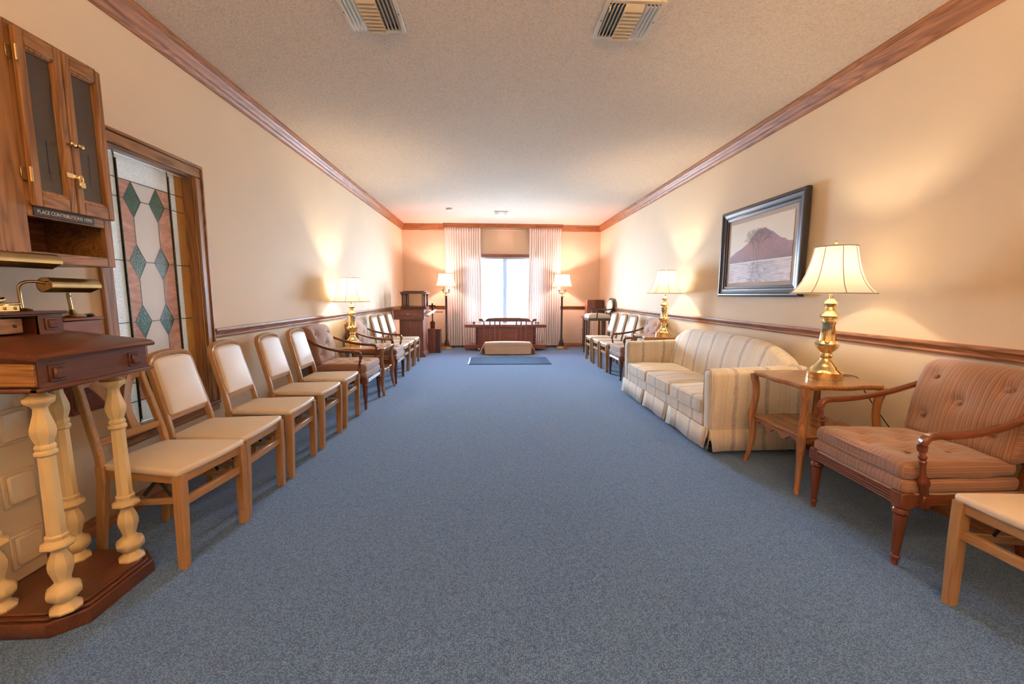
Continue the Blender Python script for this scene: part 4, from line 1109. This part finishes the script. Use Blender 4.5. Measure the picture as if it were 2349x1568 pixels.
MB().box(XR - .024, XR - .020, py0 + m0, py1 - m0, pz0 + m0, pz1 - m0).build('mat_board', 'mat_board', pc)
# print: pixels as vertex colours of a fine grid (u left->right as seen from the room = decreasing y)
mw = .052
ny, nz = 210, 150
iy0, iy1, iz0, iz1 = py0 + m0 + mw, py1 - m0 - mw, pz0 + m0 + mw * .8, pz1 - m0 - mw
rp = random.Random(11)
def vn(x, y, seed=0):
    xi, yi = math.floor(x), math.floor(y); fx, fy = x - xi, y - yi
    h = lambda a, c: (math.sin(a * 127.1 + c * 311.7 + seed * 74.7) * 43758.5453) % 1.0
    fx = fx * fx * (3 - 2 * fx); fy = fy * fy * (3 - 2 * fy)
    return lerp(lerp(h(xi, yi), h(xi + 1, yi), fx), lerp(h(xi, yi + 1), h(xi + 1, yi + 1), fx), fy)
def ridge(u):
    base = pl([(0, .455), (.08, .50), (.2, .56), (.32, .64), (.40, .74), (.47, .82), (.53, .845), (.60, .83), (.70, .76), (.80, .68), (.9, .61), (1, .56)], u)
    return base + .012 * (vn(u * 60, 1) - .5) + .02 * (vn(u * 18, 2) - .5)
HZ = .345
dark = [[0.0] * (nz + 1) for _ in range(ny + 1)]
def seg(u0, v0, u1, v1, w_, a):
    n = max(2, int(max(abs(u1 - u0) * ny, abs(v1 - v0) * nz) * 1.5))
    for i in range(n + 1):
        t = i / n; x = lerp(u0, u1, t) * ny; y = lerp(v0, v1, t) * nz
        for dx in range(-2, 3):
            for dy in range(-2, 3):
                X_, Y_ = int(round(x)) + dx, int(round(y)) + dy
                if 0 <= X_ <= ny and 0 <= Y_ <= nz:
                    dd = math.hypot(X_ - x, Y_ - y); s_ = max(0, 1 - dd / w_) * a
                    if s_ > dark[X_][Y_]: dark[X_][Y_] = s_
def branch(u, v, ang, ln, w_, dep, sgn):
    w_ = max(w_, 1.15)
    u1 = u + math.cos(ang) * ln * .72; v1 = v + math.sin(ang) * ln * sgn
    seg(u, v, u1, v1, w_, .98 if dep > 2 else .75)
    if dep == 0: return
    for _ in range(3 if dep > 2 else 2):
        branch(u1, v1, ang + rp.uniform(-.65, .65), ln * rp.uniform(.62, .85), max(.75, w_ * .72), dep - 1, sgn)
for u0, a0 in ((.44, 1.72), (.50, 1.45), (.47, 1.58)): branch(u0, HZ + .01, a0, .16, 1.8, 5, 1)
for u0, a0 in ((.44, 1.7), (.50, 1.45)): branch(u0, HZ - .01, a0, .13, 1.6, 4, -1)
def col(u, v):
    g = vn(u * 40, v * 40, 3); g2 = vn(u * 110, v * 110, 5)
    if v > HZ:
        rd = ridge(u)
        if v > rd:
            t = (v - HZ) / (1 - HZ); c = (lerp(.66, .58, t), lerp(.56, .51, t), lerp(.46, .42, t))
        else:
            t = (v - HZ) / max(.02, rd - HZ); n_ = vn(u * 9, v * 9, 7)
            c = (.155 + .10 * t + .05 * n_, .085 + .075 * t + .03 * n_, .085 + .095 * t + .03 * n_)
            tree = max(0, 1 - ((u - .46) / .30) ** 2 - ((v - .56) / .24) ** 2)
            k = tree * (.35 + .65 * g) * .75
            c = (lerp(c[0], .34, k), lerp(c[1], .155, k), lerp(c[2], .095, k)); q = (g2 - .5) * .05
            c = (c[0] + q, c[1] + q * .8, c[2] + q * .8)
    else:
        d_ = HZ - v; wv = vn(u * 16 + 3, v * 95, 9); sh_ = max(0, 1 - abs(u - .5) / .33) * (1 - .5 * d_ / HZ)
        l = .33 + .26 * wv - .26 * sh_ * (.55 + .45 * g)
        c = (l * 1.02, l * .95, l * 1.0)
        if d_ < .02: c = (.55, .52, .52)
        if math.hypot((u - .585) * 1.4, v - .195) < .018: c = (.85, .78, .66)
        if math.hypot((u - .60) * .7, v - .045) < .03: c = (.62, .52, .38)
    dk = dark[min(ny, int(round(u * ny)))][min(nz, int(round(v * nz)))] * (.95 if v > HZ else .8)
    c = tuple(min(.92, q * 1.6) for q in c)
    return (lerp(c[0], .13, dk), lerp(c[1], .075, dk), lerp(c[2], .06, dk), 1)
me = bpy.data.meshes.new('photo_print'); vs = []; fs = []; cs = []
for i in range(ny + 1):
    for j in range(nz + 1):
        u, v = i / ny, j / nz; vs.append((XR - .0265 - XR, lerp(iy1, iy0, u) - 3.95, lerp(iz0, iz1, v) - 1.27)); cs += col(u, v)
for i in range(ny):
    for j in range(nz):
        a = i * (nz + 1) + j; fs.append((a, a + 1, a + nz + 2, a + nz + 1)[::-1])
me.from_pydata(vs, [], fs); me.update()
at = me.color_attributes.new('print', 'FLOAT_COLOR', 'POINT'); at.data.foreach_set('color', cs)
me.materials.append(MATS['photo_print']); pr = bpy.data.objects.new('photo_print', me); COL.objects.link(pr); pr.parent = pc
MB().box(XR - .0300, XR - .0285, py0 + m0, py1 - m0, pz0 + m0, pz1 - m0).build('glazing', 'picture_glass', pc)

# ================================================================== LEFT FOREGROUND: oak contribution cabinet
cb = thing('wall_cabinet', 'oak wall cabinet with two glazed doors and an open cubby, upper left', 'cabinet', (XL, 1.85, 1.395))
CX = -1.80; ya, yb, za, zt_ = 1.52, 2.078, 1.395, 2.285
b = MB(); b.box(XL + .001, CX - .02, ya, ya + .018, za, zt_); b.box(XL + .001, CX - .02, yb - .018, yb, za, zt_); b.box(XL + .001, CX - .02, ya, yb, zt_ - .018, zt_); b.box(XL + .001, CX - .02, ya, yb, za, za + .018); b.box(XL + .001, CX - .02, ya, yb, 1.605, 1.622); b.box(XL + .001, XL + .012, ya, yb, za, zt_)
b.build('carcass', 'oak_y', cb)
for a_, c_ in ((ya, 1.722), (yb - .038, yb)): MB().box(CX - .02, CX, a_, c_, za, zt_, .002).build('face_frame_stile', 'oak_z', cb)
for a_, c_ in ((za, za + .042), (1.572, 1.632), (zt_ - .03, zt_)): MB().box(CX - .02, CX, 1.722, yb - .038, a_, c_, .002).build('face_frame_rail', 'oak_y', cb)
MB().box(CX - .02, CX - .001, 1.722, 1.765, 1.632, zt_ - .03).build('face_frame_stile', 'oak_z', cb)
def door(y0, y1, hinge_y, knob_y, nm):
    z0, z1 = 1.612, 2.268; x0, x1 = CX + .001, CX + .022; sw = .031
    d = MB().box(x0, x1, y0, y0 + sw, z0, z1, .004).build('door', 'oak_z', cb); MB().box(x0, x1, y1 - sw, y1, z0, z1, .004).build('door_stile', 'oak_z', d)
    for a_, c_ in ((z0, z0 + .055), (z1 - .055, z1)): MB().box(x0, x1 - .0005, y0 + sw - .002, y1 - sw + .002, a_, c_, .004).build('door_rail', 'oak_y', d)
    b = MB()
    for q in (0, 1):
        e = q * .005; b.box(x0 - .001 + 0, x1 - .005 - q * .005, y0 + sw - .002 + e, y0 + sw + .005 + e, z0 + .053 + e, z1 - .053 - e, .001); b.box(x0, x1 - .005 - q * .005, y1 - sw - .005 - e, y1 - sw + .002 - e, z0 + .053 + e, z1 - .053 - e, .001)
        b.box(x0, x1 - .005 - q * .005, y0 + sw + e, y1 - sw - e, z0 + .053 + e, z0 + .064 + e, .001); b.box(x0, x1 - .005 - q * .005, y0 + sw + e, y1 - sw - e, z1 - .064 - e, z1 - .053 - e, .001)
    b.build('glass_moulding', 'oak_z', d)
    MB().box(x0 + .003, x0 + .006, y0 + sw, y1 - sw, z0 + .055, z1 - .055).build('pane', 'smoked_glass', d)
    MB().box(x0 + .006, x0 + .0075, (y0 + y1) / 2 - .0022, (y0 + y1) / 2 + .0022, z0 + .14, z0 + .27).build('coin_slot', 'black_paint', d)
    b = MB(); i0 = len(b.v); b.lathe([(.006, 0), (.005, .012), (.010, .018), (.012, .024), (.009, .030), (.002, .032)], 14); b.xf(i0, Matrix.Translation((x1, knob_y, 1.895)) @ Matrix.Rotation(PI / 2, 4, 'Y')); b.build('knob', 'antique_brass', d)
    for z in ((1.73, 2.17) if hinge_y < 1.9 else ()):
        b = MB(); b.tube([(x1 + .001, hinge_y, z - .028), (x1 + .001, hinge_y, z + .028)], .0048, 8, up=(1, 0, 0)); s_ = -1 if hinge_y < 1.9 else 1
        b.box(x1 - .021, x1 - .017, hinge_y, hinge_y + s_ * .018, z - .024, z + .024, .001); b.build('hinge', 'antique_brass', d)
    return d
dl = door(1.735, 1.903, 1.732, 1.888, 'l'); door(1.906, 2.076, 2.079, 1.920, 'r')
# hasp and padlock
hp = MB().box(CX + .022, CX + .026, 1.868, 1.900, 1.757, 1.777, .001)
hp.box(CX + .026, CX + .029, 1.895, 1.930, 1.760, 1.774, .001)
hp.build('hasp', 'brass', cb)
b = MB(); b.tube(smoothpath([(CX + .034, 1.912, 1.748), (CX + .034, 1.910, 1.768), (CX + .034, 1.918, 1.776), (CX + .034, 1.926, 1.768), (CX + .034, 1.926, 1.748)], 3), .0022, 6, up=(1, 0, 0)); b.box(CX + .028, CX + .040, 1.905, 1.931, 1.722, 1.750, .003)
tag(b.build('padlock', 'brass', loc=(CX + .034, 1.918, 1.722)), 'small brass padlock hanging on the oak cabinet hasp', 'padlock')
# sign
sg = thing('contribution_sign', 'black engraved sign reading PLACE CONTRIBUTIONS HERE under the cabinet doors', 'sign', (CX + .002, 1.86, 1.585))
MB().box(CX + .0005, CX + .005, 1.742, 1.988, 1.578, 1.612, .001).build('plate', 'black_sign', sg)
tcv = bpy.data.curves.new('lettering', 'FONT'); tcv.body = 'PLACE CONTRIBUTIONS HERE'; tcv.size = .0185; tcv.align_x = 'CENTER'; tcv.align_y = 'CENTER'; tcv.extrude = .0004
to = bpy.data.objects.new('lettering_src', tcv); COL.objects.link(to)
bpy.context.view_layer.update()
tm = bpy.data.meshes.new_from_object(to.evaluated_get(bpy.context.evaluated_depsgraph_get()))
bpy.data.objects.remove(to)
xs_ = [v.co.x for v in tm.vertices]; kx = .222 / (max(xs_) - min(xs_))
for v in tm.vertices: v.co = Vector((CX + .0056 + v.co.z - (CX + .002), 1.865 + v.co.x * kx - 1.86, 1.5945 + v.co.y * 1.05 - 1.585))
tm.materials.clear(); tm.materials.append(MATS['sign_lettering'])
lt = bpy.data.objects.new('lettering', tm); COL.objects.link(lt); lt.parent = sg

# ------------------------------------------------------------------ dark wall desk with lamp behind the lectern
wd = thing('wall_desk', 'narrow dark red wood desk box on the wall between lectern and stained glass', 'desk', (XL, 2.02, .70))
MB().box(XL + .001, -1.945, 1.945, 2.135, .70, 1.145, .004).build('box', 'mahogany_y', wd)
MB().box(XL + .001, -1.932, 1.940, 2.140, 1.145, 1.158, .004).build('ledge', 'mahogany_y', wd)
MB().box(XL + .001, XL + .02, 1.945, 2.135, 1.158, 1.185, .003).build('back_lip', 'mahogany_y', wd)
MB().box(-1.946, -1.936, 1.955, 2.125, .72, .80, .003).build('drawer_front', 'mahogany_y', wd)

dsh = thing('pen_dish', 'small dark oval dish beside the desk lamp on the wall desk', 'dish', (-1.99, 2.112, 1.158))
MB().lathe([(.012, 1.1585), (.022, 1.161), (.025, 1.168), (.022, 1.169), (.018, 1.164), (.002, 1.163)], 18, (-1.985, 2.112, 0)).build('bowl', 'black_paint', dsh)
MB().tube([(-1.985, 2.085, 1.1695), (-1.985, 2.135, 1.172)], .003, 6, up=(1, 0, 0)).build('pen', 'dark_metal', dsh)

def half_shade(b, p0, p1, r, open_dir, n=14, arc=1.45):
    """trough shaped lamp shade: partial cylinder from p0 to p1"""
    P0, P1 = Vector(p0), Vector(p1); t = (P1 - P0).normalized(); dn = Vector(open_dir).normalized(); sd_ = t.cross(dn).normalized(); dn = sd_.cross(t)
    vs = []
    for p in (P0, P1):
        for rr in (r, r * .93):
            for k in range(n + 1):
                a = -arc * PI / 2 + arc * PI * k / n; vs.append(p + (-dn) * rr * math.cos(a) + sd_ * rr * math.sin(a))
    m = n + 1; fs = []
    for k in range(n):
        fs += [(k, k + 1, 2 * m + k + 1, 2 * m + k), (m + k, 3 * m + k, 3 * m + k + 1, m + k + 1), (k, m + k, m + k + 1, k + 1), (2 * m + k, 2 * m + k + 1, 3 * m + k + 1, 3 * m + k)]
    fs += [(0, 2 * m, 3 * m, m), (n, m + n, 3 * m + n, 2 * m + n)]
    b.add(vs, fs)
    # end discs
    for p, s_ in ((P0, 1), (P1, -1)):
        ring = [p + t * s_ * .002 + (-dn) * r * .96 * math.cos(-arc * PI / 2 + arc * PI * k / n) + sd_ * r * .96 * math.sin(-arc * PI / 2 + arc * PI * k / n) for k in range(n + 1)]
        b.add(ring, [tuple(range(n + 1))])
    return b
bl2 = thing('desk_lamp', 'brass desk lamp with thin post standing on the dark wall desk', 'lamp', (-2.0, 2.045, 1.158))
MB().lathe([(.048, 1.158), (.050, 1.163), (.046, 1.170), (.020, 1.176), (.012, 1.190), (.009, 1.196)], 24, (-2.0, 2.050, 0)).build('base', 'antique_brass', bl2)
b = MB(); b.tube([(-2.0, 2.050, 1.19), (-2.0, 2.043, 1.262), (-1.995, 2.040, 1.292)], .0075, 10, up=(0, 1, 0)); b.box(-1.992, -1.982, 2.038, 2.048, 1.255, 1.262, .001); b.build('post', 'antique_brass', bl2)
half_shade(MB(), (-1.985, 1.965, 1.296), (-1.985, 2.105, 1.296), .024, (.3, 0, -1)).build('lamp_shade', 'antique_brass', bl2, smooth=50)

# ------------------------------------------------------------------ register lectern with turned cream balusters
le = thing('register_lectern', 'dark wood register lectern with cream turned balusters and clipped corner base', 'lectern', (-1.79, 1.69, 0))
x0, x1, y0, y1 = -2.035, -1.555, 1.455, 1.925
def clip(x0, x1, y0, y1, c, d=None):
    d = c if d is None else d
    return [(x0, y0), (x1 - c, y0), (x1, y0 + d), (x1, y1 - d), (x1 - c, y1), (x0, y1)]
b = MB(); b.prism(clip(x0, x1, y0, y1 - .022, .085, .075), 'z', 0, .060, .004); b.build('base', 'walnut_y', le)
b = MB(); b.prism(clip(x0 + .012, x1 - .012, y0 + .012, y1 - .034, .085, .075), 'z', .060, .072, .004); b.prism(clip(x0 + .02, x1 - .026, y0 + .026, y1 - .048, .085, .075), 'z', .072, .082, .004); b.build('base_step', 'walnut_y', le)
BP = [(.046, 0), (.048, .008), (.042, .018), (.030, .028), (.026, .036), (.036, .046), (.050, .062), (.052, .078), (.046, .094), (.032, .104), (.025, .112), (.024, .122), (.030, .145), (.037, .170), (.038, .190), (.032, .212), (.022, .236), (.024, .244), (.040, .252), (.050, .262), (.048, .270), (.036, .278), (.030, .284), (.034, .292), (.034, .300), (.0285, .306),
      (.0285, .312), (.0245, .60), (.0245, .604), (.033, .612), (.033, .620), (.026, .628), (.030, .636), (.030, .642), (.024, .650), (.030, .668), (.036, .690), (.036, .708), (.030, .732), (.022, .762), (.020, .780), (.026, .792), (.040, .802), (.044, .812), (.044, .820), (.030, .828), (.022, .836), (.022, .858)]
bal = None
for x, y in ((-1.615, 1.505), (-1.628, 1.805), (-1.868, 1.812), (-1.86, 1.512)):
    b = MB(); b.lathe(BP, 8, (x, y, .082), rot=PI / 8); b.build('baluster', 'cream_paint', le, smooth=36)
# cream back panel with raised squares
MB().box(-1.985, -1.965, 1.47, 1.785, .082, .94, .003).build('back_panel', 'panel_paint', le)
for i, yc in enumerate((1.555, 1.715)):
    for k in range(3):
        z = .135 + k * .262; m_ = MB(); m_.box(-1.966, -1.957, yc - .062, yc + .062, z, z + .145, .004); m_.box(-1.960, -1.945, yc - .048, yc + .048, z + .012, z + .133, .008); m_.build('raised_square', 'panel_paint', le)
# desk box
zf, zr = 1.040, 1.098
b = MB(); b.prism([(x0 + .01, .940), (x1 - .012, .940), (x1 - .012, zf), (x0 + .01, zr)], 'y', y0 + .012, y1 - .012); b.build('desk_box', 'walnut_y', le)
b = MB(); b.box(x1 - .03, x1 + .004, y0 - .006, y1 + .006, .928, .944, .005); b.box(x0, x1, y0 - .006, y0 + .02, .928, .944, .005); b.box(x0, x1, y1 - .02, y1 + .006, .928, .944, .005); b.build('lower_moulding', 'walnut_y', le)
b = MB(); b.prism([(x0, zr + .002), (x1 + .012, zf), (x1 + .016, zf + .010), (x1 + .010, zf + .017), (x1 - .002, zf + .024), (x0, zr + .022)], 'y', y0 - .010, y1 + .010, .003); b.build('writing_top', 'walnut_y', le)
MB().box(x0 + .02, x1 - .016, y0 + .002, y0 + .013, .950, 1.030, .002).build('end_panel', 'oak_x', le)
for yc in (y0 + .075, y1 - .075):
    m_ = MB(); m_.box(x1 - .013, x1 - .006, yc - .030, yc + .030, .958, 1.018, .002); m_.box(x1 - .008, x1 + .004, yc - .021, yc + .021, .967, 1.009, .005); m_.build('rosette_block', 'walnut_y', le)
# hutch on the desk
hx = -1.872
b = MB(); b.box(x0, hx, y0 + .02, y1 - .045, 1.178, 1.188, .003); b.box(x0 - .0, hx + .014, y0 + .015, y1 - .035, 1.186, 1.198, .004); b.build('hutch_top', 'walnut_y', le)
for q_ in ((x0, hx - .0005, y1 - .060, y1 - .048), (x0, hx - .0005, y1 - .145, y1 - .135), (x0, hx, y0 + .02, y0 + .032), (hx - .012, hx, y1 - .145, y1 - .048)): MB().box(*q_, 1.10, 1.18, .002).build('hutch_side', 'walnut_z', le)
b = MB(); b.box(x0 + .01, x0 + .02, y0 + .02, y1 - .05, 1.10, 1.18); b.build('hutch_back', 'walnut_y', le)
m_ = MB(); m_.box(hx, hx + .005, y1 - .122, y1 - .067, 1.118, 1.170, .002); m_.box(hx + .002, hx + .012, y1 - .113, y1 - .076, 1.126, 1.162, .004); m_.build('rosette_block', 'walnut_y', le)
dw = MB().box(hx - .03, hx - .018, y0 + .035, y1 - .185, 1.112, 1.172, .003).build('drawer', 'oak_y', le)
MB().ball((hx - .016, y1 - .215, 1.142), .006, 8).build('knob', 'dark_metal', dw)

# brass lamp on the hutch
bl1 = thing('bankers_lamp', 'brass gooseneck lamp with trough shade on top of the lectern', 'lamp', (-1.94, 1.775, 1.198))
MB().lathe([(.030, 1.198), (.032, 1.202), (.026, 1.207), (.009, 1.212)], 20, (-1.94, 1.79, 0)).build('base', 'antique_brass', bl1)
MB().tube(smoothpath([(-1.94, 1.79, 1.205), (-1.94, 1.788, 1.26), (-1.935, 1.785, 1.300), (-1.92, 1.795, 1.318), (-1.90, 1.82, 1.320), (-1.895, 1.845, 1.314)], 5), .0062, 10, up=(0, 1, .3)).build('gooseneck', 'antique_brass', bl1)
half_shade(MB(), (-1.895, 1.842, 1.306), (-1.895, 2.062, 1.306), .034, (.45, 0, -1)).build('lamp_shade', 'antique_brass', bl1, smooth=50)
bl3 = thing('picture_light', 'large brass tube lamp cut off at the left picture edge', 'lamp', (-1.94, 1.49, 1.198))
MB().lathe([(.032, 1.198), (.034, 1.203), (.010, 1.212)], 20, (-1.94, 1.49, 0)).build('base', 'antique_brass', bl3)
MB().tube(smoothpath([(-1.94, 1.49, 1.205), (-1.95, 1.482, 1.30), (-1.92, 1.475, 1.385), (-1.82, 1.47, 1.405), (-1.72, 1.478, 1.396), (-1.70, 1.495, 1.392)], 5), .0065, 10, up=(0, 1, .3)).build('gooseneck', 'antique_brass', bl3)
half_shade(MB(), (-1.70, 1.492, 1.390), (-1.70, 1.702, 1.392), .030, (.5, 0, -1)).build('lamp_shade', 'antique_brass', bl3, smooth=50)
b = MB()
for k in range(4):
    for yb_ in (1.60, 1.50):
        y = yb_ + k * .017; b.tube([(-1.70 - .0305 * math.cos(a) * .4 - .004, y, 1.391 + .0305 * math.sin(a)) for a in (PI * .35, PI * .5, PI * .62)], .0018, 5, up=(0, 1, 0))
b.build('vent_slots', 'black_paint', bl3)
bb = thing('brass_inkstand', 'ornate brass inkstand on top of the lectern at left edge', 'inkstand', (-1.93, 1.70, 1.198))
b = MB(); b.box(-1.975, -1.905, 1.60, 1.752, 1.198, 1.226, .003); b.box(-1.98, -1.90, 1.596, 1.756, 1.226, 1.234, .003); b.build('casket', 'brass', bb)
for y in (1.66, 1.70, 1.735): MB().ball((-1.904, y, 1.212), (.004, .006, .006), 8).build('stud', 'antique_brass', bb)
b = MB(); b.rbox((-1.94, 1.675, 1.246), (.022, .050, .014), .012, (3, 8, 2), lambda p: (p[0], p[1], p[2] * (1 - .4 * abs(p[1]) / .05) + .004 * math.sin(p[1] * 160))); b.build('figure', 'brass', bb)

# ------------------------------------------------------------------ unseen uplight bowls, added behind the camera to brighten the foreground
for i, (x, y) in enumerate(((-.85, -.55), (1.40, -.55))):
    cl = thing('added_fill_bowl', ('left' if i == 0 else 'right') + ' added fill light bowl, unseen behind the viewpoint', 'added fill lamp', (x, y, H), group='added fill light bowls')
    MB().lathe([(.065, H - .0005), (.065, H - .015), (.02, H - .03)], 24, (x, y, 0)).build('canopy', 'brass', cl)
    for k in range(3):
        a = 2 * PI * k / 3; MB().tube([(x + .02 * math.cos(a), y + .02 * math.sin(a), H - .02), (x + .20 * math.cos(a), y + .20 * math.sin(a), H - .52)], .004, 6, up=(1, 0, 0)).build('rod', 'brass', cl)
    bw = [(.22, H - .50), (.205, H - .55), (.165, H - .60), (.10, H - .635), (.012, H - .65)]
    MB().lathe(bw + [(.012, H - .642), (.098, H - .627), (.160, H - .593), (.198, H - .546), (.213, H - .50)], 32, (x, y, 0), cap=False).build('bowl', 'vent_enamel', cl)
    MB().ball((x, y, H - .575), .03, 8).build('bulb', 'bulb_glass', cl)
    lamp_light((x, y, H - .54), FILL_W, FILL_C, .06)  # fill source inside the added bowl
